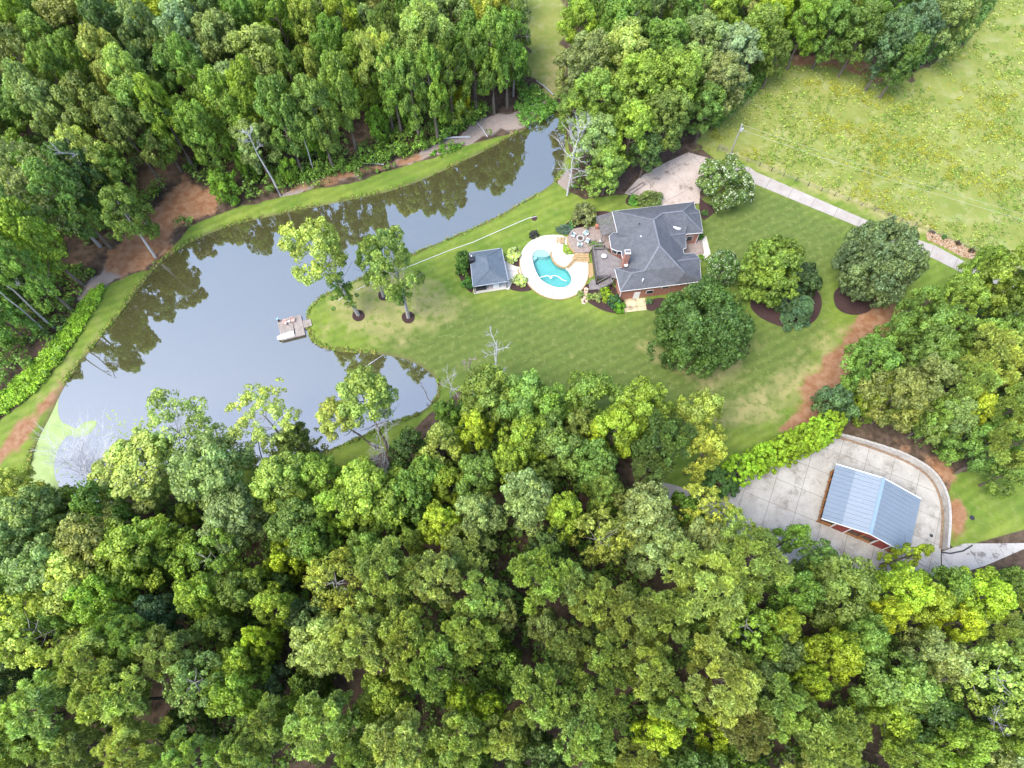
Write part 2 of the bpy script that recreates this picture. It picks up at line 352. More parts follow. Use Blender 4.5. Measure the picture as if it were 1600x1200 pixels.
# sink the sheet under the pool so that the basin is free
dpool = sdist(X, Y, deck_w); Zg = np.where(dpool > .9, -2.6, Zg)
mud = np.clip(1-np.abs(dpond+.15)/.5, 0, 1); mud = np.where(dpond > 0, 1, mud)
col1 = np.stack([lawn, field, clay, dry], -1).reshape(-1, 4); col2 = np.stack([deep, grey, mud, np.ones_like(mud)], -1).reshape(-1, 4)
V = np.stack([X, Y, Zg], -1).reshape(-1, 3); nx, ny = len(gx), len(gy)
ii = np.arange(nx*ny).reshape(ny, nx)
F = np.stack([ii[:-1, :-1], ii[:-1, 1:], ii[1:, 1:], ii[1:, :-1]], -1).reshape(-1, 4)
gme = np_mesh('ground', V, F, {'zone': col1, 'zone2': col2}, True)
def ground_mat():
    t = NT('ground')
    a1 = t.n('ShaderNodeAttribute', attribute_name='zone'); a2 = t.n('ShaderNodeAttribute', attribute_name='zone2')
    s1 = t.n('ShaderNodeSeparateColor'); t.l(a1.outputs['Color'], s1.inputs[0]); s2 = t.n('ShaderNodeSeparateColor'); t.l(a2.outputs['Color'], s2.inputs[0])
    fine = t.noise(5.0, 5, rough=.75); med = t.noise(.7, 5); big = t.noise(.11, 4); vf = t.noise(22, 3, rough=.8)
    def thr(m, n=fine, k=.7, lo=.42, hi=.58):
        v = t.math('ADD', m, t.math('MULTIPLY', t.math('SUBTRACT', n, .5), k)); return t.ramp(v, [(lo, 0.0), (hi, 1.0)])
    floor = t.mix(t.ramp(med, [(.35, 0.0), (.65, 1.0)]), (.042, .028, .020), (.10, .068, .05))
    floor = t.mix(t.ramp(t.noise(2.2, 6, rough=.8), [(.55, 0.0), (.62, .8)]), floor, (.045, .07, .02))
    floor = t.mix(thr(s2.outputs[1]), floor, t.mix(t.ramp(fine, [(.3, 0.0), (.7, 1.0)]), (.15, .115, .09), (.31, .265, .235)))
    lg = t.mix(t.ramp(med, [(.3, 0.0), (.7, 1.0)]), (.135, .195, .026), (.215, .265, .05))
    lg = t.mix(t.ramp(big, [(.4, 0.0), (.65, .7)]), lg, (.085, .16, .022))
    dg = t.mix(t.ramp(med, [(.3, 0.0), (.7, 1.0)]), (.088, .130, .03), (.125, .162, .038))
    lg = t.mix(s2.outputs[0], lg, dg)
    # mowing stripes
    mp = t.n('ShaderNodeMapping'); mp.inputs['Rotation'].default_value = (0, 0, math.radians(62)); t.l(t.pos(), mp.inputs[0])
    w = t.n('ShaderNodeTexWave', wave_type='BANDS'); w.inputs['Scale'].default_value = .17; w.inputs['Distortion'].default_value = 3.5; w.inputs['Detail'].default_value = 3; t.l(mp.outputs[0], w.inputs[0])
    lg = t.mix(1.0, lg, t.ramp(w.outputs['Fac'], [(.2, .87), (.8, 1.0)]), 'MULTIPLY')
    dryc = t.mix(med, (.30, .27, .10), (.36, .30, .15))
    dr = t.ramp(t.math('MULTIPLY', a1.outputs['Alpha'], t.ramp(med, [(.35, .25), (.65, 1.3)])), [(.1, 0.0), (.9, .75)])
    lg = t.mix(dr, lg, dryc)
    lg = t.mix(t.ramp(t.noise(.9, 6, rough=.7), [(.52, 0.0), (.7, .6)]), lg, (.24, .25, .09))
    lg = t.mix(t.ramp(t.noise(.35, 6, rough=.75), [(.5, 0.0), (.66, .55)]), lg, (.07, .125, .022))
    gr = t.mix(1.0, lg, t.ramp(vf, [(.3, .70), (.7, 1.0)]), 'MULTIPLY')
    fm = t.mix(t.ramp(t.noise(.16, 5, rough=.65), [(.35, 0.0), (.65, 1.0)]), (.222, .235, .062), (.160, .190, .042))
    fm = t.mix(t.ramp(t.noise(.5, 6, rough=.7), [(.5, 0.0), (.68, .75)]), fm, (.13, .21, .04))
    fm = t.mix(t.ramp(t.noise(.33, 4), [(.5, 0.0), (.68, .6)]), fm, (.28, .285, .13))
    fm = t.mix(dr, fm, dryc)
    fm = t.mix(1.0, fm, t.ramp(t.noise(3.2, 6, rough=.8), [(.3, .72), (.65, 1.0)]), 'MULTIPLY')
    cl = t.mix(t.ramp(med, [(.35, 0.0), (.65, 1.0)]), (.215, .098, .046), (.30, .18, .105))
    cl = t.mix(1.0, cl, t.ramp(fine, [(.3, .7), (.7, 1.0)]), 'MULTIPLY')
    col = t.mix(thr(s1.outputs[0]), floor, gr)
    col = t.mix(thr(s1.outputs[1], med, .5, .35, .65), col, fm)
    col = t.mix(thr(s1.outputs[2], t.math('ADD', t.math('MULTIPLY', med, .6), t.math('MULTIPLY', fine, .4)), 1.5, .35, .75), col, cl)
    col = t.mix(t.math('MULTIPLY', s2.outputs[2], .75), col, (.10, .085, .045))
    h = t.math('ADD', t.math('MULTIPLY', fine, .6), t.math('MULTIPLY', vf, .4)); t.bump(h, .12, .8)
    return t.fin(col, .95, .1)
gmat = ground_mat()
tag(link('ground', gme, gmat), kind='structure')

def water_mat():
    t = NT('pond_water'); f = t.noise(.05, 3); col = t.mix(f, (.050, .046, .018), (.062, .058, .024))
    t.bump(t.noise(1.3, 2), .004, .25)
    t.fin(col, .03, .5); t.b.inputs['IOR'].default_value = 1.33; t.b.inputs['Specular IOR Level'].default_value = 1.0
    gl = t.n('ShaderNodeBsdfGlossy'); gl.inputs['Roughness'].default_value = .02; gl.inputs['Color'].default_value = (.87, .84, .79, 1)
    lw = t.n('ShaderNodeFresnel'); lw.inputs[0].default_value = 3.1
    mx = t.n('ShaderNodeMixShader'); t.l(t.math('MULTIPLY', lw.outputs[0], 1.25), mx.inputs[0]); t.l(t.b.outputs[0], mx.inputs[1]); t.l(gl.outputs[0], mx.inputs[2]); t.l(mx.outputs[0], t.out.inputs[0])
    return t.m
bm = bmesh.new(); wp = inset(pond, -1.5)
prism(bm, wp, WZ-.02, WZ); bmesh.ops.triangulate(bm, faces=bm.faces[:])
tag(bm_obj('pond_water', bm, water_mat()), kind='structure')
# duckweed on the pond
dw_px = [(34,790),(38,735),(50,695),(74,652),(94,612),(90,640),(95,660),(105,664),(122,672),(128,660),(150,656),(152,664),(140,680),(118,684),(106,680),(98,690),(88,706),(84,735),(92,760),(104,778),(96,795)]
rnd = np.random.RandomState(5)
dwp = [(a+rnd.uniform(-1, 1), b+rnd.uniform(-1, 1)) for a, b in dw_px]
bm = bmesh.new(); prism(bm, smooth_poly(xy(dwp, WZ), 2), WZ+.004, WZ+.012)
for k in range(110):
    a = rnd.uniform(0, 6.28); c = P(185+rnd.normal()*18, 665+rnd.normal()*13, WZ) if k % 2 else P(95+rnd.normal()*22, 725+rnd.normal()*35, WZ)
    r = rnd.uniform(.08, .30); pts = [(c.x+math.cos(q+a)*r*rnd.uniform(.6, 1.2), c.y+math.sin(q+a)*r*rnd.uniform(.5, 1)) for q in np.arange(0, 6.2, .9)]
    if k % 2 or True: prism(bm, [Vector(p) for p in pts], WZ+.005, WZ+.014+k*1e-5)
tag(bm_obj('duckweed', bm, mottled('duckweed', (.215, .29, .10), (.28, .34, .15), .6, .9, .1, 0)), 'pale green duckweed floating in the pond corner by the dam', 'duckweed', kind='stuff')

# ------------------------------------------------------------------ foliage prototypes
def puff_leaves(rs, centers, radii, dirs, nleaf, size, flat=.35, needle=False, tint=None, hue=None, flower=0.0, spread=.62):
    """leaf quads on puffs. centers (n,3)"""
    n = len(centers); N = n*nleaf
    c = np.repeat(centers, nleaf, 0); r = np.repeat(radii, nleaf); dd = np.repeat(dirs, nleaf, 0)
    d = rs.normal(size=(N, 3)); d /= np.linalg.norm(d, axis=1, keepdims=True)
    d = d+dd*spread; d /= np.linalg.norm(d, axis=1, keepdims=True)
    rad = r*(.55+.5*rs.rand(N)**.5)
    p = c+d*rad[:, None]
    nrm = d+rs.normal(size=(N, 3))*flat; nrm /= np.linalg.norm(nrm, axis=1, keepdims=True)
    u = np.cross(nrm, rs.normal(size=(N, 3))); u /= np.linalg.norm(u, axis=1, keepdims=True)
    v = np.cross(nrm, u)
    s = size*(.6+.8*rs.rand(N))
    if needle:
        # needle bundles point outward
        u = d+rs.normal(size=(N, 3))*.45; u /= np.linalg.norm(u, axis=1, keepdims=True)
        v = np.cross(u, rs.normal(size=(N, 3))); v /= np.linalg.norm(v, axis=1, keepdims=True)
        a, b = u*(s*.95)[:, None], v*(s*.24)[:, None]
    else: a, b = u*(s*.5)[:, None], v*(s*.42)[:, None]
    bend = nrm*(s*.12)[:, None]
    Q = np.stack([p-a-bend, p-b*1.0+bend*.3, p+a-bend, p+b*1.0+bend*.3], 1).reshape(-1, 3)
    Fq = np.arange(4*N).reshape(-1, 4)
    tn = np.repeat(np.repeat(tint if tint is not None else .4+.4*rs.rand(n), nleaf)*(.6+.8*rs.rand(N)), 4)
    hu = np.repeat(np.clip(np.repeat(hue if hue is not None else rs.rand(n), nleaf)*.7+.3*rs.rand(N), 0, 1), 4)
    fl = np.repeat((rs.rand(N) < flower).astype(float), 4)
    colr = np.stack([tn, hu, fl, np.ones(4*N)], -1)
    return Q, Fq, colr
def crown_mesh(name, seed, R, D, shape='dome', lobes=16, puffs=11, leaves=60, lr=1.9, pr=.72, size=.36, needle=False, flower=0.0, tipwarm=.0, droop=0.0, fill=.8, outl=.25):
    rs = np.random.RandomState(seed); cs, rr, dr, ti, hu = [], [], [], [], []
    def prof(t):
        if shape == 'dome': return math.sqrt(max(0, 1-((t-.38)/.62)**2)) if t > .38 else .55+.45*math.sqrt(max(0, t/.38))
        if shape == 'round': return math.sqrt(max(0.02, 1-(2*t-1)**2))
        if shape == 'cone': return max(.08, (1-t)**.75*(1 if t > .12 else t/.12*.5+.5))
        if shape == 'col': return (math.sqrt(max(0.02, 1-((t-.3)/.7)**2)) if t > .3 else .8+.2*t/.3)
    for k in range(lobes):
        t = ((k+.5)/lobes)**(.72 if shape != 'cone' else 1.25); t = min(.93, t*.95+rs.uniform(-.05, .05)+.02); t = max(.04, t)
        ang = k*2.39996+rs.uniform(-.5, .5); rad = prof(t)*R*(rs.uniform(.5, fill) if rs.rand() < .75 else rs.uniform(fill, fill+outl))
        if k >= lobes-2: rad *= .35
        c = np.array([math.cos(ang)*rad, math.sin(ang)*rad, t*D-droop*rad*.3]); L = lr*rs.uniform(.75, 1.25)*(.55+.45*prof(t)); lt = rs.uniform(.42, .74); lh = rs.rand()
        out = np.array([math.cos(ang)*.8, math.sin(ang)*.8, .25+.9*t])
        for q in range(puffs):
            d = rs.normal(size=3); d = d/np.linalg.norm(d)+out*.55; d /= np.linalg.norm(d)
            cs.append(c+d*L*rs.uniform(.55, 1.05)*np.array([1, 1, .8])); rr.append(pr*rs.uniform(.65, 1.35)); dd = d*.8+np.array([0, 0, .6]); dr.append(dd/np.linalg.norm(dd))
            ti.append(lt*rs.uniform(.8, 1.2)); hu.append(np.clip(lh*.6+rs.rand()*.4+tipwarm*(d[2] > .2), 0, 1))
    cs = np.array(cs); cs[:, 2] = np.clip(cs[:, 2], .3, D)
    Q, Fq, col = puff_leaves(rs, cs, np.array(rr), np.array(dr), leaves, size, needle=needle, tint=np.array(ti), hue=np.array(hu), flower=flower)
    me = np_mesh(name, Q, Fq, {'tint': col}); me.materials.append(M_leaf); return me
PR = {}
PR['broad'] = [crown_mesh('crown_broad', 10+i, 5, 13, 'dome', 24, 12, 58, 1.7, .74, .35) for i in range(5)]
PR['low'] = [crown_mesh('crown_low', 30+i, 5, 8, 'dome', 18, 12, 46, 1.8, .74, .40) for i in range(3)]
PR['pine'] = [crown_mesh('crown_pine', 50+i, 5, 8, 'round', 24, 15, 42, 1.6, .46, .36, True) for i in range(4)]
PR['sparse'] = [crown_mesh('crown_sparse', 70+i, 5, 11, 'dome', 28, 8, 30, 1.7, .6, .34, fill=.95) for i in range(3)]
PR['spire'] = [crown_mesh('crown_spire', 90+i, 4, 15, 'cone', 26, 9, 44, 1.2, .6, .36, fill=.95) for i in range(2)]
PR['bush'] = [crown_mesh('crown_bush', 110+i, 1, 1.3, 'round', 12, 8, 24, .42, .22, .15) for i in range(3)]
def trunk_mesh(name, seed, mat, limbs=7, r0=.30):
    """unit height 10 m trunk with limbs in the upper part"""
    rs = random.Random(seed); bm = bmesh.new(); pts = [Vector((0, 0, -.3))]; x = y = 0
    for k in range(1, 6): x += rs.uniform(-.15, .15); y += rs.uniform(-.15, .15); pts.append(Vector((x, y, k*1.8)))
    tube(bm, pts, [r0, r0*.82, r0*.68, r0*.52, r0*.36, r0*.15], 7)
    for k in range(limbs):
        t = rs.uniform(.45, .92); i = int(t*5); b = pts[i].lerp(pts[min(5, i+1)], t*5-i); a = k*2.4+rs.uniform(-.4, .4); L = rs.uniform(2.4, 4.2)*(1.35-t)
        e = b+Vector((math.cos(a)*L, math.sin(a)*L, L*.55)); m = (b+e)/2+Vector((0, 0, -.15))
        tube(bm, [b, m, e], [r0*.24, r0*.14, r0*.05], 5)
    me = bpy.data.meshes.new(name); bm.to_mesh(me); bm.free(); me.materials.append(mat); return me
TR = [trunk_mesh('trunk', s, M_bark) for s in (1, 2, 3)]; TRP = [trunk_mesh('pale_trunk', s, M_barkpale, 11) for s in (4, 5)]

COL = {'yel': (.215, .265, .026), 'lime': (.155, .215, .032), 'yelpale': (.225, .255, .055), 'pale': (.220, .255, .068), 'mid': (.108, .162, .036), 'dark': (.060, .098, .030),
       'sage': (.152, .190, .070), 'greysage': (.155, .185, .10), 'pine': (.155, .195, .048), 'pinepale': (.205, .245, .076), 'pinedark': (.088, .130, .042), 'blue': (.074, .118, .060), 'olive': (.130, .150, .045), 'green': (.112, .172, .034)}
CW = {'yel': 'bright yellow-green', 'lime': 'lime-green', 'yelpale': 'pale yellow', 'pale': 'pale yellowish-green', 'mid': 'mid-green', 'dark': 'dark green', 'sage': 'pale sage-green', 'greysage': 'silvery grey-green',
      'pine': 'olive-green', 'pinepale': 'pale green', 'pinedark': 'deep green', 'blue': 'bluish-green', 'olive': 'olive', 'green': 'fresh green'}
KNAME = {'broad': 'broadleaf_tree', 'low': 'understory_tree', 'pine': 'pine_tree', 'sparse': 'thin_crowned_tree', 'spire': 'conical_tree'}
KW = {'broad': 'broadleaf tree', 'low': 'understory tree', 'pine': 'pine tree', 'sparse': 'thin-crowned tree', 'spire': 'conical tree'}
R0 = {'broad': 5, 'low': 5, 'pine': 5, 'sparse': 5, 'spire': 4}; D0 = {'broad': 13, 'low': 8, 'pine': 8, 'sparse': 11, 'spire': 15}
rg = random.Random(11)
forest = []     # (object, px, py, colour key, kind, region)
def tree(base, r, H, colk, kind, label=None, cat='tree', group=None, top=None, zlow=None, color=None, jit=.12, mesh=None, name=None, trunk=None, rz=None, r0=None, D=None):
    """tree standing at base; crown radius r; total height H; top: optional xy of the leaning crown"""
    rz = rg.uniform(0, 6.28) if rz is None else rz
    e = empty(name or KNAME[kind], (base.x, base.y, 0), label, cat, group, rz)
    cm = mesh or rg.choice(PR[kind]); rr = r0 or R0[kind]; dd = D or D0[kind]
    c = bpy.data.objects.new('crown', cm); C.objects.link(c); c.parent = e
    depth = {'broad': .72, 'low': .8, 'pine': .42, 'sparse': .62, 'spire': .86}[kind]*H if zlow is None else H-zlow
    c.scale = (r/rr, r/rr*rg.uniform(.9, 1.1), depth/dd)
    off = Vector((0, 0, 0))
    if top is not None:
        off = Vector((top.x-base.x, top.y-base.y, 0)); off = Matrix.Rotation(-rz, 3, 'Z') @ off
    c.location = (off.x, off.y, H-depth)
    k = Vector(color or COL[colk]); b = 1+rg.uniform(-jit, jit)*1.6; c.color = (k.x*b*(1+rg.uniform(-jit, jit)), k.y*b, k.z*b*(1+rg.uniform(-jit, jit)), 1)
    t = bpy.data.objects.new('trunk', trunk or (rg.choice(TRP) if kind == 'sparse' else rg.choice(TR))); C.objects.link(t); t.parent = e
    hs = max(.2, (H-depth*.25)/9); ts = min(1.5, .5+H/30)
    if top is None: t.scale = (ts, ts, hs)
    else:
        M = Matrix(((ts, 0, off.x/9*hs*9/(H-depth*.25) if False else off.x/9, 0), (0, ts, off.y/9, 0), (0, 0, hs, 0), (0, 0, 0, 1)))
        # bake the lean into its own mesh (a real leaning trunk)
        me = t.data.copy(); me.transform(M); t.data = me
    return e

# ------------------------------------------------------------------ tree positions
def parse(s): 
    out = []
    for l in s.strip().split(';'):
        l = l.split()
        if l: out.append((float(l[0]), float(l[1]), float(l[2]), l[3], {'b': 'broad', 'p': 'pine', 's': 'sparse', 'l': 'low', 'c': 'spire'}[l[4]]) + ((float(l[5]),) if len(l) > 5 else ()))
    return out
LOWER = parse('''
215 735 105 pale b 15; 328 742 105 sage b 19; 362 803 80 sage b 17; 270 668 88 pale s 15; 412 652 80 pale s 15; 457 690 48 mid l 9; 436 752 72 yelpale b 18; 22 765 60 pale b 14; 48 805 80 sage b 18; 30 848 75 sage b 18; 92 786 60 mid l 9;
75 893 90 sage b 20; 150 846 88 olive b 20; 118 905 88 pale b 20; 214 862 98 lime b 20; 272 868 52 green l 12; 322 876 76 lime s 17; 294 803 30 lime l 6; 38 985 92 yelpale s 20; 105 962 50 mid b 17; 160 942 78 lime b 20; 182 988 62 pine p 20; 248 958 62 blue b 15; 320 935 58 lime b 18; 380 925 60 mid b 17;
498 742 58 lime b 15; 575 768 88 lime b 19; 525 795 52 lime b 18; 642 775 66 mid b 16; 600 815 48 mid l 11; 700 758 46 lime b 15; 745 742 62 mid b 18; 462 822 78 mid b 17; 496 852 54 green b 17; 450 872 50 yel l 12; 690 820 52 yel b 19; 648 845 32 yelpale b 17; 745 805 62 sage b 20; 575 865 66 mid b 16; 520 905 68 yelpale s 20; 602 898 82 pine p 23; 680 905 72 pinepale p 22; 435 908 50 dark l 9; 480 966 52 blue l 12; 430 948 54 lime b 17; 408 1000 40 yel b 17; 402 905 34 lime b 15;
750 930 64 pinepale p 22; 787 962 46 sage b 19; 562 998 88 pinepale p 24; 630 1000 82 pine p 24; 678 1042 78 pine p 24; 732 992 66 pine p 23; 490 1045 36 olive l 9; 430 1062 50 blue l 10; 482 1078 56 mid l 11; 600 1092 72 lime b 17; 455 1112 50 lime b 17; 502 1135 92 pinepale p 24; 418 1135 66 pinepale p 22; 620 1162 88 pinepale p 24; 722 1155 76 pine p 24; 722 1092 40 yel b 20; 765 1108 42 yel b 20; 790 1150 60 pinepale p 22; 560 1180 60 pine p 21;
840 900 78 pine p 24; 892 912 56 pinepale p 22; 852 975 42 sage b 20; 888 1005 58 olive p 20; 925 940 72 pine p 22; 982 960 76 pine p 24; 1032 962 74 pine p 24; 1010 1042 68 pine p 24; 945 1020 56 pine p 22; 942 1085 72 pine p 24; 840 1085 80 pine p 24; 1112 918 104 pine p 25; 1100 1000 56 mid b 16; 1166 982 80 lime s 22; 1132 1062 98 pine p 24; 1052 1108 60 pine p 22; 1032 1140 58 yel b 21; 1110 1146 48 yel l 13; 910 1145 80 pinepale p 24; 1172 1142 66 olive p 22;
762 620 80 mid b 17; 815 625 78 mid b 18; 858 642 60 green b 17; 925 622 72 green b 17; 902 668 42 olive b 16; 1000 640 74 lime b 22; 962 672 66 yel b 21; 1036 690 66 pinedark p 22; 1015 735 52 pinedark p 19; 1090 648 62 yelpale b 21; 1102 702 48 yelpale b 20; 870 700 74 mid b 18; 930 725 66 mid b 18; 820 690 60 lime b 20; 800 725 52 lime b 19; 826 778 78 sage b 21; 880 805 54 lime b 21; 942 768 50 green b 19; 940 835 66 yelpale s 21; 1004 806 80 sage b 21; 1068 802 50 green l 14; 1098 792 54 yelpale s 18; 1142 824 52 yelpale s 17; 1025 858 74 sage b 20;
690 690 64 yelpale c 19; 740 672 46 yel b 17; 640 712 62 dark l 12; 700 645 36 mid l 8; 668 745 50 mid b 15; 1238 840 36 green b 15; 1240 925 58 green b 20; 1172 872 92 pine p 24; 1218 975 48 lime b 20; 1312 915 92 mid b 19; 1280 880 50 mid b 16; 1405 925 66 yel b 20; 1426 866 34 yel c 16; 1385 960 44 yel b 19; 1300 1025 66 yel b 21; 1258 1070 50 yel b 20; 1392 1068 100 mid b 21; 1462 1028 72 sage b 21; 1440 945 56 lime b 19; 1530 936 70 yel b 19; 1490 975 50 yel b 18; 1474 918 58 mid b 17; 1580 918 50 green b 15; 1562 1060 92 pale s 22; 1300 1148 92 pine p 24; 1222 1108 76 pine p 23; 1378 1128 68 lime b 19; 1500 1160 62 lime b 18; 1430 1190 56 pine p 22; 1580 1140 56 green b 18;
150 1035 92 pinepale p 24; 175 1092 86 pinepale p 24; 205 1002 66 pine p 22; 258 1022 70 pinepale p 22; 308 1068 74 pinepale s 22; 60 1115 96 pinepale p 24; 212 1172 78 pinepale p 23; 290 1185 62 pinepale p 22; 370 1082 74 lime b 20; 380 1035 56 lime b 18; 385 1172 66 pinepale p 23; 18 1062 46 blue l 12; 92 1065 48 mid l 11; 290 1132 56 dark l 12; 340 985 56 mid b 16; 120 1165 66 pinepale p 22; 20 1165 66 pine p 22''')
RIGHT = parse('''
1362 568 78 green b 18; 1312 640 60 blue l 10; 1400 645 80 olive b 19; 1445 600 72 sage b 20; 1400 520 56 mid b 15; 1465 515 70 mid b 17; 1440 475 46 green b 15; 1500 470 68 green b 18; 1562 555 86 pine p 22; 1572 435 80 lime b 21; 1535 420 46 green b 19; 1520 602 68 pine p 21; 1512 642 50 yel b 19; 1562 702 78 pine p 22; 1515 706 76 mid b 16; 1598 490 66 mid b 18; 1352 668 30 green l 6; 1452 676 56 mid b 17; 1398 664 40 olive b 15; 1578 738 52 mid b 14; 1598 632 66 pine p 22; 1532 535 62 mid b 19; 1480 660 60 sage b 18; 1370 615 44 lime b 15''')
UPLEFT = parse('''
22 38 55 lime b; 112 28 78 olive b; 172 55 55 dark b; 240 12 62 yel b; 288 48 62 greysage b; 75 72 52 green b; 168 100 52 pale b; 208 130 48 pale b; 28 92 50 olive b; 50 148 44 sage b; 78 172 60 sage b; 138 178 62 olive b; 196 205 58 olive b; 250 172 42 lime b; 226 52 44 sage b; 350 72 60 sage b; 408 95 70 pale b; 432 22 58 lime b; 482 38 46 yelpale b; 536 30 46 lime b; 600 42 46 pinedark p; 560 105 50 lime b; 662 45 70 pinepale p; 705 28 52 sage b; 768 22 52 yelpale b; 792 70 46 mid b; 780 100 46 green b; 520 85 50 green b; 348 160 58 lime b; 312 205 54 green b; 28 272 70 sage s; 78 300 74 sage s; 128 245 54 pale s; 178 315 48 green b 18; 125 330 54 dark b; 98 385 62 mid b; 45 430 60 lime b; 28 505 54 green b; 232 232 62 mid b; 392 148 54 lime b; 440 190 54 mid b; 588 85 52 pinepale p; 490 172 50 mid b; 610 120 46 green b; 640 130 44 mid b; 700 110 46 green c; 735 70 46 green b; 745 105 44 mid b; 20 345 60 sage b; 150 20 44 mid b; 330 25 50 sage b; 380 40 46 mid b; 55 22 44 mid b; 90 125 44 green b; 120 100 44 mid b; 300 110 46 mid b; 455 120 40 mid c; 495 130 44 yelpale c; 640 20 44 mid b; 530 140 44 green b; 672 125 40 green b; 810 45 40 mid c''')
GROVE = parse('''
918 95 78 sage b 18; 980 85 78 pale b 20; 1040 78 80 green b 20; 1100 68 78 sage b 19; 1150 82 72 greysage b 18; 1192 48 62 green b 19; 932 150 76 green b 19; 998 135 90 lime b 21; 1058 125 84 green b 21; 1128 125 66 sage b 18; 928 215 66 sage b 16; 988 200 74 lime b 18; 1045 180 70 mid b 18; 950 258 62 green b 13; 1105 165 52 mid b 15; 905 35 52 lime b 17; 958 20 44 mid b; 1000 30 48 mid b; 1075 18 48 mid b; 1138 18 52 lime b; 1212 18 52 yel b; 1215 80 42 mid b 15; 895 170 46 mid b 13; 1010 235 48 dark b 12''')
UPRIGHT = parse('''
1262 35 54 lime b; 1302 38 60 mid b; 1350 45 60 mid b; 1398 62 70 blue b 20; 1440 40 60 blue b; 1488 30 62 sage b; 1505 -5 56 sage b; 1415 88 52 mid b 17; 1370 15 56 mid b; 1320 8 50 green b; 1270 -5 50 lime b; 1430 5 50 mid b''')
placed = []
AVOID = [(pond, 3.0), (xy(lawnL_px), 1.5), (xy(lawnM_px), 2.5), (xy(field_px), 3.0), (xy(field2_px), 2.0), (barn_pad, 4.5), (rect_lawn, 2), (xy([(1470,858),(1640,795),(1640,850),(1470,910)]), 2.5)] + [(xy([(965,300),(1000,268),(1075,230),(1125,245),(1110,310),(1000,330)]), 3.5)] + [(xy([(-60,700),(0,620),(50,572),(100,515),(140,462),(165,442),(160,465),(140,500),(105,552),(60,608),(0,680)]), .5)] + [(xy(c), 1.5) for c in clay_px] + [(xy(c), 1.2) for c in grey_px]
def open_ground(x, y, ex=1.2):
    for poly, m in AVOID:
        if sdist([x], [y], poly)[0] > -m-ex: return True
    return False
def add_forest(lst, region, Hdef):
    for e in lst:
        px, py, d, ck, kind = e[:5]; H = e[5] if len(e) > 5 else Hdef*rg.uniform(.92, 1.08)
        depth = {'broad': .72, 'low': .8, 'pine': .42, 'sparse': .62, 'spire': .86}[kind]*H
        zc = H-depth*.42
        b = P(px, py, zc); dist = proj(b)[2]
        if region == 'upleft':
            for _ in range(12):
                if not open_ground(b.x, b.y, -.5): break
                b.y += 1.0; b.x -= .3
        sd = float(sdist([b.x], [b.y], barn_pad)[0])
        if sd > -4 and region == 'right':
            cpad = sum((Vector(q) for q in barn_pad), Vector((0, 0)))/len(barn_pad); dv = (b.xy-cpad).normalized()*(4+sd); b.x += dv.x; b.y += dv.y
        r = d/2*dist/FPX*(1.14 if region == 'lower' else (1.18 if region == 'upleft' else 1.0))
        o = tree(b, r, H, ck, kind); forest.append((o, px, py, ck, kind, region)); placed.append((b.x, b.y, r))
add_forest(LOWER, 'lower', 20); add_forest(RIGHT, 'right', 18); add_forest(UPLEFT, 'upleft', 24.5); add_forest(GROVE, 'grove', 18); add_forest(UPRIGHT, 'upright', 18)
# fill the forest between the traced crowns
fr = random.Random(4)
def region_of(px, py):
    if py > 560 and px < 1260 or py > 760: return 'lower'
    if px > 1240 and py > 380: return 'right'
    if px < 850: return 'upleft'
    if px < 1235: return 'grove'
    return 'upright'
WTS = {'lower': (['mid', 'green', 'pine', 'pinepale', 'lime', 'dark', 'sage', 'pine'], ), 'right': (['mid', 'green', 'pine', 'olive', 'mid'],), 'upleft': (['mid', 'dark', 'green', 'sage', 'mid', 'olive'],), 'grove': (['mid', 'green', 'sage'],), 'upright': (['mid', 'blue', 'dark', 'green'],)}
nfill = 0
for tries in range(7000):
    x = fr.uniform(-165, 165); y = fr.uniform(-28, 172)
    H = fr.uniform(12, 19)
    px, py, dep = proj((x, y, H*.7))
    if not (-60 < px < 1660 and -60 < py < 1260): continue
    if any((x-a)**2+(y-b)**2 < (2.9+r*.66)**2 for a, b, r in placed): continue
    if y > 150 and fr.random() < .4: continue
    if open_ground(x, y): continue
    reg = region_of(px, py); ck = fr.choice(WTS[reg][0]); kind = 'pine' if ck.startswith('pine') and fr.random() < .8 else ('broad' if H > 15.5 else 'low')
    r = fr.uniform(3.3, 4.8) if kind != 'pine' else fr.uniform(3.0, 4.2)
    o = tree(Vector((x, y, 0)), r, H, ck, kind); forest.append((o, px, py, ck, kind, reg)); placed.append((x, y, r)); nfill += 1
    if len(forest) > 560: break
print('forest trees', len(forest), 'fill', nfill)
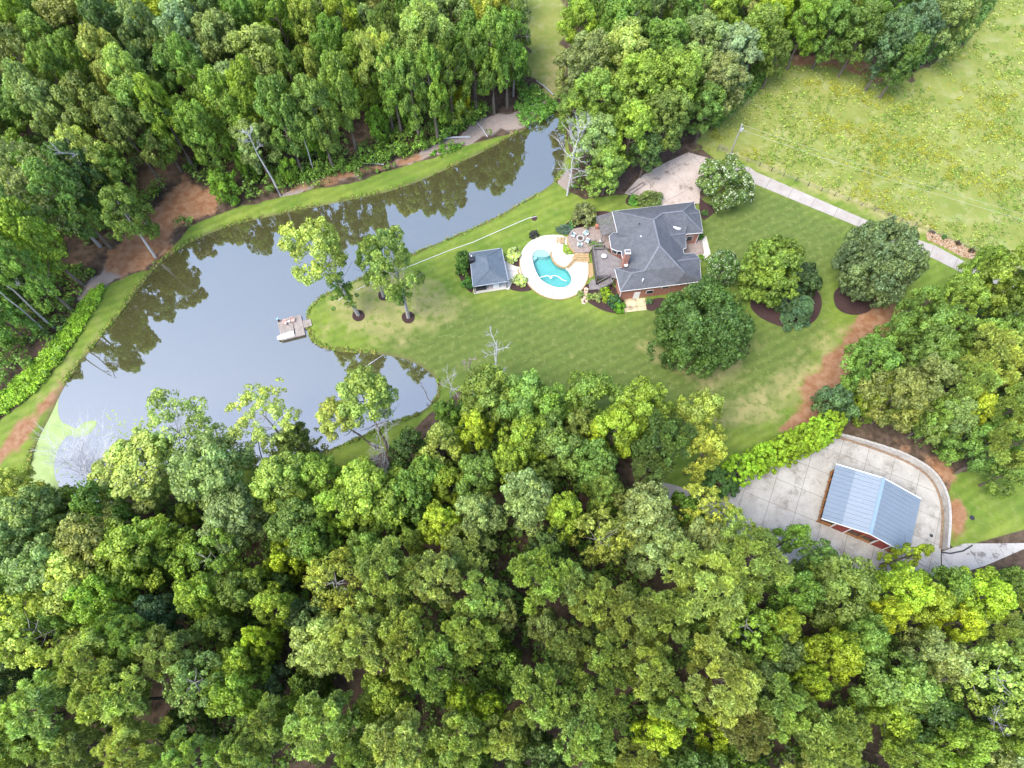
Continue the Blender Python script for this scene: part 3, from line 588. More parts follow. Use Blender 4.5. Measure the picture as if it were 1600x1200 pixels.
# labels: which one of its look, in which row of which wood
RN = {'lower': 'lower forest', 'right': 'right-hand wood', 'upleft': 'wood beyond pond', 'grove': 'grove behind house', 'upright': 'wood above field'}
ORD = ['first', 'second', 'third', 'fourth', 'fifth', 'sixth', 'seventh', 'eighth', 'ninth', 'tenth', 'eleventh', 'twelfth', 'thirteenth', 'fourteenth', 'fifteenth', 'sixteenth', 'seventeenth', 'eighteenth', 'nineteenth', 'twentieth']
bands = {}
for t in forest: bands.setdefault(t[5], []).append(t)
GRP = {'broad': 'broadleaf trees of the ', 'low': 'understory trees of the ', 'pine': 'pines of the ', 'sparse': 'thin-crowned trees of the ', 'spire': 'conical trees of the '}
for reg, ts in bands.items():
    ys = [t[2] for t in ts]; lo, hi = min(ys), max(ys); nb = 8 if reg == 'lower' else (6 if reg in ('upleft', 'right') else 3); cells = {}
    for t in ts: b = min(nb-1, int((hi-t[2])/(hi-lo+1e-6)*nb)); cells.setdefault((b, t[3], t[4]), []).append(t)
    for (b, ck, kind), l in cells.items():
        l.sort(key=lambda t: t[1])
        row = 'front row' if b == 0 else ('far row' if b == nb-1 else '%s row back' % ORD[b])
        for i, t in enumerate(l):
            where = 'only one in' if len(l) == 1 else '%s from left in' % ORD[min(i, 19)]
            tag(t[0], '%s %s, %s %s, %s' % (CW[ck], KW[kind], where, row, RN[reg]), 'tree', GRP[kind]+RN[reg])

# undergrowth on the forest floor (joined: nobody could count it)
def scatter_puffs(name, pts, rads, colr, seed, nleaf=26, size=.42, label='', cat='plants', flower=0.0, warm=.5):
    rs = np.random.RandomState(seed); n = len(pts)
    dirs = np.tile([0, 0, 1.0], (n, 1)); pts = np.array(pts)
    Q, Fq, col = puff_leaves(rs, pts, np.array(rads), dirs, nleaf, size, spread=.8, flower=flower, hue=np.clip(rs.rand(n)*.6+warm-.3, 0, 1))
    me = np_mesh(name, Q, Fq, {'tint': col}); o = link(name, me, M_leaf); o.color = (*colr, 1)
    return tag(o, label, cat, kind='stuff')
rs = np.random.RandomState(77)
N = 40000; xs = rs.uniform(-150, 150, N); ys = rs.uniform(-28, 170, N)
keep = np.ones(N, bool)
for poly, m in AVOID: keep &= ~(sdist(xs, ys, poly) > -(m-1.2))
keep &= (vnoise(xs, ys, 7, 31)+.7*vnoise(xs, ys, 3, 32)) > -.12
q = [proj((a, b, 1)) for a, b in zip(xs, ys)]; keep &= np.array([-40 < c[0] < 1640 and -40 < c[1] < 1240 for c in q])
xs, ys = xs[keep][:11000], ys[keep][:11000]
rr_ = rs.uniform(.5, 1.5, len(xs))
half = len(xs)//2
scatter_puffs('forest_undergrowth', np.stack([xs, ys, rr_*.5+rs.rand(len(xs))*2.2], -1)[:half], rr_[:half], (.075, .13, .028), 3, 26, .46, 'low green saplings and brush under the forest trees', 'undergrowth')
scatter_puffs('forest_undergrowth', np.stack([xs, ys, rr_*.5+rs.rand(len(xs))*1.2], -1)[half:], rr_[half:], (.10, .155, .03), 4, 26, .46, 'yellowish low brush and saplings between the forest trees', 'undergrowth')
def shore():
    rs = np.random.RandomState(41); n = len(pond); X_, Y_ = [], []
    for k in range(2600):
        i = rs.randint(n); a, b = pond[i], pond[(i+1) % n]; p = a.lerp(b, rs.rand()); e_ = (b-a).normalized(); nn_ = Vector((-e_.y, e_.x)); d_ = abs(rs.normal())*.45
        q = p+nn_*d_; 
        if sdist([q.x], [q.y], pond)[0] > 0: q = p-nn_*d_
        X_.append(q.x); Y_.append(q.y)
    return np.array(X_), np.array(Y_), rs
sx_, sy_, rs = shore(); m_ = vnoise(sx_, sy_, 4, 71) > -.12; sx_, sy_ = sx_[m_], sy_[m_]; rr_ = rs.uniform(.12, .42, len(sx_)); hf = len(sx_)*2//3
scatter_puffs('shore_grass', np.stack([sx_, sy_, -.35+rr_*.5], -1)[:hf], rr_[:hf], (.13, .18, .035), 43, 12, .2, 'rough grass tufts along the pond waterline', 'grass')
scatter_puffs('shore_weeds', np.stack([sx_, sy_, -.35+rr_*.5], -1)[hf:], rr_[hf:], (.19, .16, .07), 44, 12, .2, 'brownish dry weeds along the pond waterline', 'weeds')
def poly_pts(polypx, n, seed, z=0.0):
    rs = np.random.RandomState(seed); pl = xy(polypx); xs_ = [p[0] for p in pl]; ys_ = [p[1] for p in pl]
    a = rs.uniform(min(xs_), max(xs_), n*4); b = rs.uniform(min(ys_), max(ys_), n*4); k = in_poly(a, b, pl); return a[k][:n], b[k][:n]
a, b = poly_pts([(-30,690),(0,620),(50,572),(100,515),(140,462),(165,442),(160,465),(140,500),(105,552),(60,608),(0,655)], 900, 5)
r = np.random.RandomState(1).uniform(.3, .8, len(a)); scatter_puffs('bank_weeds', np.stack([a, b, r*.6], -1), r, (.17, .27, .03), 8, 26, .3, 'bright green weeds along the dam beside the mown strip', 'weeds', warm=.6)
a, b = poly_pts([(805,165),(830,135),(865,160),(872,172),(850,190),(825,200),(812,195)], 160, 6)
r = np.random.RandomState(2).uniform(.5, 1.1, len(a)); scatter_puffs('shore_brush', np.stack([a, b, r*.8], -1), r, (.08, .17, .03), 9, 30, .34, 'green brush at the narrow upper end of the pond', 'brush')
a, b = poly_pts([(670,244),(690,228),(725,224),(712,238),(690,248)], 50, 6)
r = np.random.RandomState(3).uniform(.3, .6, len(a)); scatter_puffs('low_weeds', np.stack([a, b, r*.5], -1), r, (.08, .17, .02), 10, 26, .28, 'patch of weeds on the far bank below the fallen log', 'weeds')

def edge_pts(line, n, seed, side):
    rs = np.random.RandomState(seed); L = [P(*q) for q in line]; seg = [(L[i+1]-L[i]).length for i in range(len(L)-1)]; out = []
    for k in range(n):
        i = rs.choice(len(seg), p=np.array(seg)/sum(seg)); a, b = L[i], L[i+1]; p = a.lerp(b, rs.rand()); e_ = (b-a).normalized(); q = p+Vector((-e_.y, e_.x, 0))*side*(rs.rand()**1.5*3.2-.6); r_ = rs.uniform(.5, 1.25); out.append((q.x, q.y, r_*.5+rs.rand()**2*2.6, r_))
    return np.array(out)
for nm, ln, n_, sd_, side, colr, lab in (('edge_brush', [(1112,200),(1172,146),(1205,100)], 420, 81, 1, (.085, .14, .03), 'leafy brush along the foot of the grove beside the field'),
        ('edge_brush', [(1400,122),(1500,68),(1545,10)], 380, 82, 1, (.075, .13, .035), 'leafy brush along the foot of the dark wood above the field'),
        ('edge_brush', [(1375,545),(1332,610),(1306,655)], 160, 83, -1, (.10, .165, .03), 'leafy brush where the red track meets the right-hand wood'),
        ('edge_brush', [(690,655),(780,640),(900,655),(1030,715)], 420, 84, -1, (.11, .175, .03), 'leafy brush where the lawn meets the lower forest'),
        ('edge_brush', [(440,296),(500,280),(560,262),(650,240),(700,215),(760,180)], 260, 85, 1, (.10, .17, .028), 'scattered leafy brush at the foot of the wood above the far bank')):
    e4 = edge_pts(ln, n_, sd_, side); scatter_puffs(nm, e4[:, :3], e4[:, 3], colr, sd_, 30, .36, lab, 'brush')
# ------------------------------------------------------------------ field weeds and flowers
def tufts(name, n, seed, cond, colr, label, cat, size=.2, nl=7, rad=(.2, .45), flower=0, warm=.5):
    rs = np.random.RandomState(seed); x = rs.uniform(20, 165, n*6); y = rs.uniform(40, 185, n*6)
    k = sdist(x, y, xy(field_px)) > 1; k &= cond(x, y); qx = 800+FPX*x/(y*math.cos(PITCH)+CAM_H*math.sin(PITCH)); k &= qx < 1640
    x, y = x[k][:n], y[k][:n]; r = rs.uniform(*rad, len(x))
    return scatter_puffs(name, np.stack([x, y, r*.3], -1), r, colr, seed+1, nl, size, label, cat, warm=warm)
u = lambda x, y: (x*.93-y*.36, x*.36+y*.93)
cy = lambda x, y: (vnoise(*[c/s for c, s in zip(u(x, y), (2.2, 1))], 5.5, 51)+.6*vnoise(x, y, 2.2, 52) > .20) & (y < 150)
tufts('yellow_weeds', 6500, 61, cy, (.20, .20, .026), 'yellow-flowering weeds in streaks across the rough field', 'weeds', .17, 17, (.3, .85), warm=.9)
tufts('green_weeds', 3800, 63, lambda x, y: (vnoise(x, y, 6, 55)+.6*vnoise(x, y, 2.5, 56)) > .06, (.12, .175, .035), 'darker green weed clumps in the rough field', 'weeds', .26, 9, (.25, .65))
tufts('pale_grass_tufts', 4200, 65, lambda x, y: (vnoise(x, y, 8, 57)) < .1, (.21, .245, .07), 'pale long grass tufts of the rough field', 'grass', .26, 7, (.2, .5), warm=.6)

# ------------------------------------------------------------------ special trees
def big(px, py, d, H, col, label, kind='low', base=None, zlow=1.0, name=None, group=None, mesh=None, cz=.55, jit=.03, r0=None, D=None, cat='tree'):
    c = P(px, py, zlow+(H-zlow)*cz); r = d/2*proj(c)[2]/FPX
    bse = c if base is None else P(base[0], base[1])
    return tree(bse, r, H, 'mid', kind, label, cat, group, None if base is None else c, zlow, col, jit, mesh, name, r0=r0, D=D)
mk = lambda nm, s, R, D, shape, lobes, puffs, leaves, lr, pr, size, **k: crown_mesh(nm, s, R, D, shape, lobes, puffs, leaves, lr, pr, size, **k)
oak = mk('crown_oak', 201, 10, 12, 'dome', 84, 15, 46, 2.4, .82, .38, fill=.86, outl=.03)
big(1095, 507, 150, 14, (.054, .098, .026), 'huge dark green oak with broad crown on the lawn beside the brick house', 'low', mesh=oak, r0=10, D=12, name='oak_tree')
oak2 = mk('crown_oak', 212, 10, 12, 'dome', 96, 15, 48, 2.3, .72, .34, fill=.86, outl=.03)
big(1376, 408, 140, 14, (.095, .125, .062), 'big grey-green oak in a mulch ring beside the long driveway', 'low', mesh=oak2, r0=10, D=12, name='oak_tree')
mag = mk('crown_magnolia', 203, 6, 13, 'dome', 54, 15, 44, 1.5, .55, .34, tipwarm=.25, outl=.03)
big(1204, 420, 104, 15, (.110, .160, .030), 'glossy magnolia with yellow-tipped leaves between house and right lawn', 'low', mesh=mag, r0=6, D=13, name='magnolia_tree', zlow=.5)
wf = mk('crown_flowering', 204, 6, 7.5, 'round', 30, 14, 60, 1.5, .6, .30, flower=.13, outl=.03)
big(1133, 284, 88, 8, (.085, .13, .03), 'round tree dotted with white blossoms between driveway and house roof', 'low', mesh=wf, r0=6, D=7.5, name='flowering_tree', zlow=.4)
big(1128, 420, 58, 7.5, (.07, .13, .03), 'small white-blossomed tree at the house corner behind the huge oak', 'low', mesh=wf, r0=6, D=7.5, name='flowering_tree', zlow=.4)
big(1250, 443, 62, 8, (.035, .06, .026), 'dark green evergreen between magnolia and weeping cedar', 'low', name='evergreen_tree', zlow=.3)
ced = mk('crown_cedar', 205, 4, 7, 'cone', 30, 10, 60, .9, .4, .34, needle=True, droop=1.2)
big(1252, 480, 56, 8, (.09, .15, .085), 'feathery blue-green weeping cedar at the mulch bed edge', 'low', mesh=ced, r0=4, D=7, name='cedar_tree', zlow=.2)
big(1232, 470, 40, 5, (.06, .10, .05), 'low blue-green spreading conifer on the mulch beside the weeping cedar', 'low', name='conifer_shrub', zlow=.2, cat='shrub')
# three trees of the peninsula
pen = [mk('crown_lakeside', 206+i, 6, 13, 'dome', 26, 11, 46, 1.7, .74, .38, fill=.85) for i in range(3)]
def pen_tree(base, c, d, H, zl, col, label, mesh):
    b = P(*base); cc = P(c[0], c[1], zl+(H-zl)*.5); r = d/2*proj(cc)[2]/FPX
    return tree(b, r, H, 'mid', 'broad', label, 'tree', 'three trees of the lawn peninsula', cc, zl, col, .02, mesh, 'lakeside_tree', trunk=TRP[0], r0=6, D=13)
t1 = pen_tree((560,492), (497,392), 96, 26, 13, (.24, .28, .07), 'pale yellow-green tree leaning over the water, leftmost on the lawn peninsula', pen[0])
t2 = pen_tree((599,463), (583,408), 48, 20, 8, (.125, .175, .046), 'slender darker tree in the rearmost mulch ring of the peninsula', pen[1])
t3 = pen_tree((638,496), (612,412), 76, 26, 10, (.155, .205, .055), 'tall mid-green tree with pale trunk, rightmost mulch ring of the peninsula', pen[2])
rs = np.random.RandomState(9)
for t, nlow, zz in ((t1, 9, (4, 12)), (t3, 5, (7, 10))):
    ch = [c for c in t.children if c.name.startswith('crown')][0]; off = ch.location
    pts, rads = [], []
    for k in range(nlow*5):
        z = rs.uniform(*zz); f = z/18; pts.append((off.x*f+rs.normal()*.8, off.y*f+rs.normal()*.8, z)); rads.append(rs.uniform(.4, .8))
    Q, Fq, cl = puff_leaves(rs, np.array(pts), np.array(rads), np.tile([0, 0, .5], (len(pts), 1)), 45, .36)
    me = np_mesh('lower_foliage', Q, Fq, {'tint': cl}); o = link('lower_foliage', me, M_leaf, t, False); o.color = (.085, .14, .03, 1)
# tree with pale trunk leaning out over the clay bank, tall tree at the lower shore
def lean(base, c, d, H, zl, ck, kind, label, trunk=None):
    b = P(*base); cc = P(c[0], c[1], zl+(H-zl)*.5); r = d/2*proj(cc)[2]/FPX
    return tree(b, r, H, ck, kind, label, 'tree', None, cc, zl, trunk=trunk or TRP[1])
lean((243,402), (200,338), 62, 19, 4, 'green', 'broad', 'leaning leafy tree with pale trunk standing on the red clay bank')
lean((606,702), (568,622), 86, 21, 9, 'pale', 'broad', 'leaning tree with pale leaves over the lower arm of the pond', TR[0])
lean((590,700), (522,655), 58, 15, 6, 'pale', 'broad', 'small pale-leaved tree overhanging the lower shore beside a leaning one', TR[1])
lean((667,165), (655,75), 62, 20, 12, 'pinepale', 'pine', 'pine with long bare trunk at the front of the wood beyond the pond', TR[1])
# small yellow tree by the far bank
big(722, 158, 24, 9, (.30, .29, .015), 'slim bright yellow young tree at the wood edge above the far bank', 'low', name='young_tree', zlow=1.5)
for i, (px, py, d, H) in enumerate([(487, 225, 30, 9), (452, 265, 26, 7), (640, 178, 30, 8), (382, 255, 30, 8), (350, 290, 44, 7), (590, 195, 34, 9)]):
    big(px, py, d, H, (.12, .2, .025), ['lime-green young tree at the foot of the wood, third bush-like one by the bank', 'low lime-green young tree where grey trunk meets the far bank', 'yellow-green young tree just left of the gravelly far bank', 'young green tree left of the pale leaning trunk by the bank', 'rounded green bush-like tree where the lower track meets the far bank', 'young green tree at the wood edge above the long far bank'][i], 'low', name='young_tree', zlow=.4, group='young trees along the far bank')

# arborvitae hedge row, each its own
arb = mk('crown_arborvitae', 301, 2.2, 7, 'col', 110, 9, 34, .26, .17, .15, fill=.98, outl=.02)
arb2 = mk('crown_arborvitae', 302, 2.2, 7, 'col', 110, 9, 34, .26, .17, .15, fill=.98, outl=.02)
AP = [(1131,752), (1154,735), (1183,722), (1206,713), (1226,704), (1245,694), (1262,685), (1276,678), (1289,670)]
pos = ['at the left end', 'second from the left end', 'third from the left end', 'fourth from the left end', 'in the middle', 'fourth from the wall end', 'third from the wall end', 'second from the wall end', 'at the wall end']
for i, (px, py) in enumerate(AP):
    c = P(px, py, 3.8); dk = i == 0
    tree(c, 2.65 if not dk else 3.0, 9.0+(i % 3)*.4 if not dk else 5, 'lime', 'spire', ('dark shaggy evergreen ending the screen row, left of the bright ones' if dk else 'bright green arborvitae, %s of the row by the barn lot' % pos[i]), 'conifer', 'evergreen screen row by the barn lot', zlow=.1, color=(.04, .085, .02) if dk else (.165, .25, .022), jit=.09, mesh=arb if i % 2 else arb2, name='arborvitae', r0=2.2, D=7)

# ------------------------------------------------------------------ dead trees and logs
def branchy(bm, rs, a, d, L, r, lvl, spread=.8, up=.15):
    pts = [a.copy()]; dr = d.normalized(); n = 4
    for k in range(n):
        dr = (dr+Vector((rs.uniform(-.22, .22), rs.uniform(-.22, .22), rs.uniform(-.1, .2)*up*4))).normalized(); pts.append(pts[-1]+dr*L/n)
    tube(bm, pts, [r*(1-.75*i/n) for i in range(n+1)], 5 if lvl == 0 else 4, cap=False)
    if lvl < 2:
        for k in range(6 if lvl == 0 else 5):
            t = rs.uniform(.25, .98); i = min(n-1, int(t*n)); b = pts[i].lerp(pts[i+1], t*n-i)
            nd = (dr+Vector((rs.uniform(-1, 1), rs.uniform(-1, 1), rs.uniform(-.4, .7)))*spread).normalized()
            branchy(bm, rs, b, nd, L*rs.uniform(.35, .6), r*.5, lvl+1, spread, up)
def dead_tree(base, top, H, limbs, label, mat=None, r=.28, lL=4.0, t0=.35, seed=1, z0=0.0, spread=.8, outdir=None, cat='dead tree', parent=None, name='dead_tree'):
    rs = random.Random(seed); b = Vector((*base.xy, z0)); tp = Vector((*top.xy, H)); mat = mat or M_dead
    e = parent or empty(name, b, label, cat)
    pts = [b.lerp(tp, k/6)+Vector((rs.uniform(-.2, .2), rs.uniform(-.2, .2), 0))*(0 if k == 0 else 1) for k in range(7)]
    pts[0].z -= .4
    if parent is None:
        bm = bmesh.new(); tube(bm, pts, [r*(1-.78*k/6) for k in range(7)], 7); bm_obj('trunk', bm, mat, e)
    for k in range(limbs):
        t = t0+(1-t0)*(k+.5)/limbs; i = min(5, int(t*6)); p = pts[i].lerp(pts[i+1], t*6-i); a = k*2.4+rs.uniform(-.5, .5)
        d = Vector((math.cos(a), math.sin(a), rs.uniform(.2, 1.0))) if outdir is None else (Vector(outdir)+Vector((rs.uniform(-.7, .7), rs.uniform(-.7, .7), rs.uniform(-.1, .7))))
        bm = bmesh.new(); branchy(bm, rs, p, d, lL*rs.uniform(.6, 1.15)*(1.2-.5*t), r*.34, 0, spread); bm_obj('limb', bm, mat, e)
    return e
dead_tree(P(886,306), P(903,215,12), 15, 24, 'large bare silver-white dead tree at the pond corner by the grove', r=.22, lL=5.0, t0=.25, seed=3)
dead_tree(P(802,150), P(803,62,14), 18, 8, 'bare grey-brown dead tree at the end of the wood beyond the pond', M_deadbrown, .26, 4.6, .55, 5)
dead_tree(P(740,618), P(734,565,10), 11.5, 6, 'charred-looking dead snag with pale broken top beside the lawn edge', M_deadbrown, .24, 2.4, .55, 7)
dead_tree(P(770,612), P(778,545,10), 13, 8, 'white dead tree with wide bare arms in front of the mown lawn', None, .24, 3.8, .5, 8)
dead_tree(P(706,625), P(703,592,6), 7, 9, 'small twiggy whitish dead tree at the pond inlet corner', None, .14, 2.8, .4, 9)
dead_tree(P(610,735), P(600,700,5), 6, 16, 'fan of bare white branches below the leaning shore tree', None, .22, 4.0, .2, 10, outdir=(-.6, -.5, .3))
dead_tree(P(170,778,WZ), P(125,728,3), 4, 34, 'bleached white dead tree toppled into the duckweed corner of the pond', M_bleach, .2, 8.5, .1, 11, z0=-.5, outdir=(-.25, .9, .25))
dead_tree(P(676,632), P(660,610,2), 4.5, 4, 'thin dark leaning snag at the tip of the pond inlet', M_deadbrown, .12, 1.2, .6, 12)
dead_tree(P(148,300), P(140,268,17), 22, 8, 'bare antler-like dead top rising above the wood left of the clay track', None, .24, 4.4, .72, 13)
dead_tree(P(88,380), P(62,345,10), 17, 5, 'tall forked bare white trunk in the wood left of the clay bank', None, .22, 5, .3, 14, outdir=(-.7, .5, .6))
dead_tree(P(84,512), P(30,460,12), 20, 3, 'bare pale leaning trunk, upper one of two near the left edge', M_barkpale, .26, 2.6, .7, 15)
dead_tree(P(74,520), P(24,470,12), 20, 2, 'bare pale leaning trunk, lower one of two near the left edge', M_barkpale, .24, 2.0, .8, 16)
dead_tree(P(438,306), P(398,232,14), 19, 5, 'long bare silvery trunk leaning left above the far bank', M_dead, .24, 2.6, .7, 17)
dead_tree(P(492,270), P(466,185,15), 19, 6, 'bare broken white trunk among green trees right of the silvery trunk', M_dead, .16, 2.4, .5, 18)
dead_tree(P(1540,1140,0), P(1536,1118,12), 15, 12, 'tangle of bare white branches in the lower forest near its right corner', None, .18, 3.0, .5, 19)
dead_tree(P(1250,30), P(1262,-10,10), 16, 5, 'bare twiggy dead tree among the wood above the field', M_deadbrown, .16, 3, .5, 20)
dead_tree(P(975,60), P(978,40,12), 15, 7, 'bare dead tree with pale twigs behind the grove', M_dead, .16, 3.6, .45, 23)
# white bare branches inside two shore trees
for (px, py, s, lab) in [(282, 655, 31, 'bare silver branches poking out of the pale tree over the pond'), (400, 640, 32, 'bare silver branches around the pale shore tree left of centre'), (600, 640, 33, 'bare white limb sticking out right of the leaning shore tree'), (590, 650, 34, 'thin white dead limb rising through the leaning shore tree')]:
    dead_tree(P(px+8, py+75), P(px+4, py+10, 10), 13, 9, lab, None, .12, 3.4, .55, s)
def log(a, b, r, label, mat=None, z=.15, name='fallen_log'):
    A, B = P(*a), P(*b); A.z = z+.1; B.z = z+.25; bm = bmesh.new(); m = A.lerp(B, .5)+Vector((.1, .15, .1))
    tube(bm, [A, m, B], [r, r*.8, r*.45], 7); rs = random.Random(int(a[0])); 
    for k in range(3): p = A.lerp(B, rs.uniform(.4, .9)); tube(bm, [p, p+Vector((rs.uniform(-1, 1), rs.uniform(-1, 1), .4))], [r*.3, r*.1], 4)
    return tag(bm_obj(name, bm, mat or M_dead), label, 'log')
log((735,215), (682,220), .26, 'long bleached log lying on the far bank near the weeds'); log((600,258), (560,258), .16, 'thin pale log on the gravelly far bank, left of the long one')
log((762,215), (742,190), .16, 'thin log pointing at the water on the brown far bank'); log((865,150), (838,128), .2, 'pale log at the upper tip of the pond'); log((850,165), (832,142), .14, 'thin branch lying at the upper tip of the pond beside a log', M_deadbrown)
log((712,200), (698,198), .12, 'short pale branch on the far bank above the long log')
log((557,582), (598,554), .12, 'pale fallen branch in the water at the inlet', z=WZ); log((120,1018), (35,1028), .28, 'long grey log in the lower forest gap near the left edge', M_barkpale, .4)
log((284,823), (232,818), .2, 'pale fallen trunk in the lower clearing by the shore'); log((450,1140), (428,1155), .35, 'brown log in a gap of the lower forest', M_deadbrown, 1.0)

# ------------------------------------------------------------------ mulch, beds
def sheet(name, pts, z0, z1, mat, it=2, kind='structure', zp=0.0):
    bm = bmesh.new(); p = xy(pts, zp); p = smooth_poly(p, it) if it else p
    prism(bm, p, z0, z1); o = bm_obj(name, bm, mat); return tag(o, kind=kind)
def ring(px, r): return [(px[0]+math.cos(a)*r*(1+.05*math.sin(3*a+px[0])), px[1]+math.sin(a)*r*.92) for a in np.arange(0, 6.28, .45)]
for c, r in (((560,493), 10), ((599,462), 8.5), ((638,496), 10.5), ((835,341), 4.5)): sheet('mulch_ring', ring(c, r), -.1, .06, M_mulch)
sheet('mulch_bed', [(1168,472),(1180,492),(1210,508),(1245,515),(1272,505),(1284,484),(1284,462),(1265,440),(1200,440)], -.1, .05, M_mulch)
sheet('mulch_bed', [(1302,450),(1303,478),(1318,490),(1340,493),(1362,486),(1370,465),(1340,440)], -.1, .05, M_mulch)
sheet('mulch_bed', [(905,462),(918,472),(940,485),(965,491),(976,489),(976,470),(968,455),(950,440),(925,440),(903,452)], -.1, .055, M_mulch)
sheet('mulch_bed', [(1009,470),(1035,464),(1045,470),(1030,484),(1010,487)], -.1, .05, M_mulch)
sheet('mulch_bed', Z2([(560,350),(600,315),(690,305),(705,400),(705,470),(640,465),(600,440),(550,400)]), -.1, .05, M_mulch)
sheet('mulch_bed', Z2([(585,690),(610,640),(660,575),(720,550),(780,620),(820,690),(760,710),(680,712)]), -.1, .05, M_mulch)
sheet('mulch_bed', Z2([(100,330),(200,330),(225,400),(250,740),(190,700),(140,640),(90,520)]), -.1, .05, M_mulch)
sheet('mulch_bed', [(975,315),(985,302),(1005,303),(1012,312),(985,324)], -.1, .05, M_mulch)
sheet('mulch_bed', [(1090,305),(1096,345),(1105,342),(1125,325),(1118,318),(1105,320)], -.1, .05, M_mulch)
sheet('mulch_bed', [(925,330),(955,330),(955,340),(930,345),(900,360),(880,365),(878,355),(890,345)], -.1, .045, M_mulch)
sheet('leaf_litter_strip', [(972,300),(985,280),(1035,250),(1070,234),(1060,225),(1020,235),(975,265),(960,290)], -.1, .03, mottled('leaf_litter', (.05, .035, .03), (.12, .085, .07), 3, .95, .1, .04), zp=0)
# ------------------------------------------------------------------ drives and pads
def slabs(name, poly, z0, z1, dir1, step1, step2, mat, parentname, gap=.032, origin=None, partname='slab'):
    """paving: polygon cut into slabs, each a part"""
    bm = bmesh.new(); bm.faces.new([bm.verts.new((p[0], p[1], 0)) for p in poly])
    o = Vector((*(origin or poly[0]), 0)); d1 = Vector((*dir1, 0)).normalized(); d2 = Vector((-d1.y, d1.x, 0))
    for nrm, st in ((d1, step1), (d2, step2)):
        if not st: continue
        for k in range(-60, 61):
            geom = bm.verts[:]+bm.edges[:]+bm.faces[:]; bmesh.ops.bisect_plane(bm, geom=geom, plane_co=o+nrm*(k*st), plane_no=nrm)
    e = bpy.data.objects.new(parentname, None); C.objects.link(e); c = sum((Vector(p) for p in poly), Vector((0, 0)))/len(poly); e.location = (c.x, c.y, 0); e.matrix_basis = Matrix.Translation((c.x, c.y, 0)); tag(e, kind='structure')
    fs = [[v.co.xy for v in f.verts] for f in bm.faces if f.calc_area() > .15]; bm.free()
    b0 = bmesh.new(); prism(b0, inset(poly, .05), z0, z1-.03); bm_obj('joint_bed', b0, M_joint, e)
    for i, f in enumerate(fs):
        try: q = inset(f, gap)
        except Exception: q = f
        b = bmesh.new(); prism(b, q, z0+.001, z1+(i % 5)*.0012); bm_obj(partname, b, mat, e)
    return e
bA, bB = P(1306.4, 725.1, 3.6).xy, P(1283.6, 810.1, 3.6).xy
dB = (bB-bA).normalized()
slabs('pad', barn_pad, -.12, .06, dB, 4.7, 4.7, M_conc, 'barn_lot_paving', origin=P(1283,818).xy)
rp = xy([(1471,862),(1600,815),(1660,793),(1660,838),(1600,858),(1540,884),(1471,905)])
slabs('drive', rp, -.12, .055, (1, .3), 5.0, 0, concrete('damp_stained_concrete', (.30, .28, .255), (.37, .355, .33), (.12, .105, .095), .55, (.55, .6)), 'barn_driveway')
sheet('garden_path', [(1020,752),(1050,756),(1082,768),(1120,790),(1110,800),(1060,785),(1020,768)], -.1, .04, M_drive, 1)
dpt = [(1172,262),(1180,268),(1262,304),(1345,340),(1400,363),(1462,384),(1524,418),(1600,455),(1660,485),(1660,505),(1590,470),(1514,432),(1452,401),(1395,380),(1335,352),(1262,322),(1180,288),(1120,262),(1130,250)]
slabs('drive', xy(dpt), -.12, .05, (xy([(1180,268)])[0]-xy([(1345,340)])[0]), 5.2, 0, M_drive, 'long_driveway')
slabs('pad', xy([(975,303),(985,292),(1000,276),(1040,254),(1075,238),(1118,250),(1126,262),(1110,280),(1094,300),(1093,318),(1040,324),(1012,312)]), -.12, .052, (.8, .5), 6.5, 6.5, M_pad, 'parking_pad')
# ------------------------------------------------------------------ barn
A = [P(1306.4,725.1,3.4), P(1380.8,747,5.0), P(1438.6,779.4,3.4), P(1419.3,867,3.4), P(1359.8,834.6,5.0), P(1283.6,810.1,3.4)]
barn = empty('metal_roofed_barn', (A[5]+A[3])/2*1.0, 'open-sided red barn with pale blue metal gable roof on the concrete lot', 'barn'); 
def roofpanels(a0, a1, b0, b1, n, mat, name):
    """panels between eave a0-a1 and ridge b0-b1, with raised ribs"""
    for k in range(n):
        t0, t1 = k/n+.003, (k+1)/n-.003; p = [a0.lerp(a1, t0), a0.lerp(a1, t1), b0.lerp(b1, t1), b0.lerp(b1, t0)]
        bm = bmesh.new(); nr = (p[1]-p[0]).cross(p[3]-p[0]).normalized()
        if nr.z < 0: nr = -nr
        lift = nr*(.004*(k % 2))
        v = [bm.verts.new(q+lift) for q in p]+[bm.verts.new(q+lift+nr*.03) for q in p]
        for f in ((0, 1, 2, 3), (7, 6, 5, 4), (0, 4, 5, 1), (1, 5, 6, 2), (2, 6, 7, 3), (3, 7, 4, 0)): bm.faces.new([v[i] for i in f])
        for q in (0.02, .27, .52, .77):
            s = p[0].lerp(p[1], q)+nr*.05; e_ = p[3].lerp(p[2], q)+nr*.05; beam(bm, s, e_, .09, .10)
        bmesh.ops.recalc_face_normals(bm, faces=bm.faces[:]); bm_obj(name, bm, mat, barn)
mL = (A[0]+A[1])/2; mL2 = (A[5]+A[4])/2
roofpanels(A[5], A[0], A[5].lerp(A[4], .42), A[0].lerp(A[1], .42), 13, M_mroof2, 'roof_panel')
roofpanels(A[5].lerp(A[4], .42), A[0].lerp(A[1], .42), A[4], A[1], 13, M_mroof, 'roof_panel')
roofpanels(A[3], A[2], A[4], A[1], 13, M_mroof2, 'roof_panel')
bm = bmesh.new(); beam(bm, A[4]+Vector((0, 0, .09)), A[1]+Vector((0, 0, .09)), .55, .05); bm_obj('ridge_cap', bm, mottled('ridge_blue', (.16, .24, .33), (.2, .28, .37), 2, .5, .4, 0), barn)
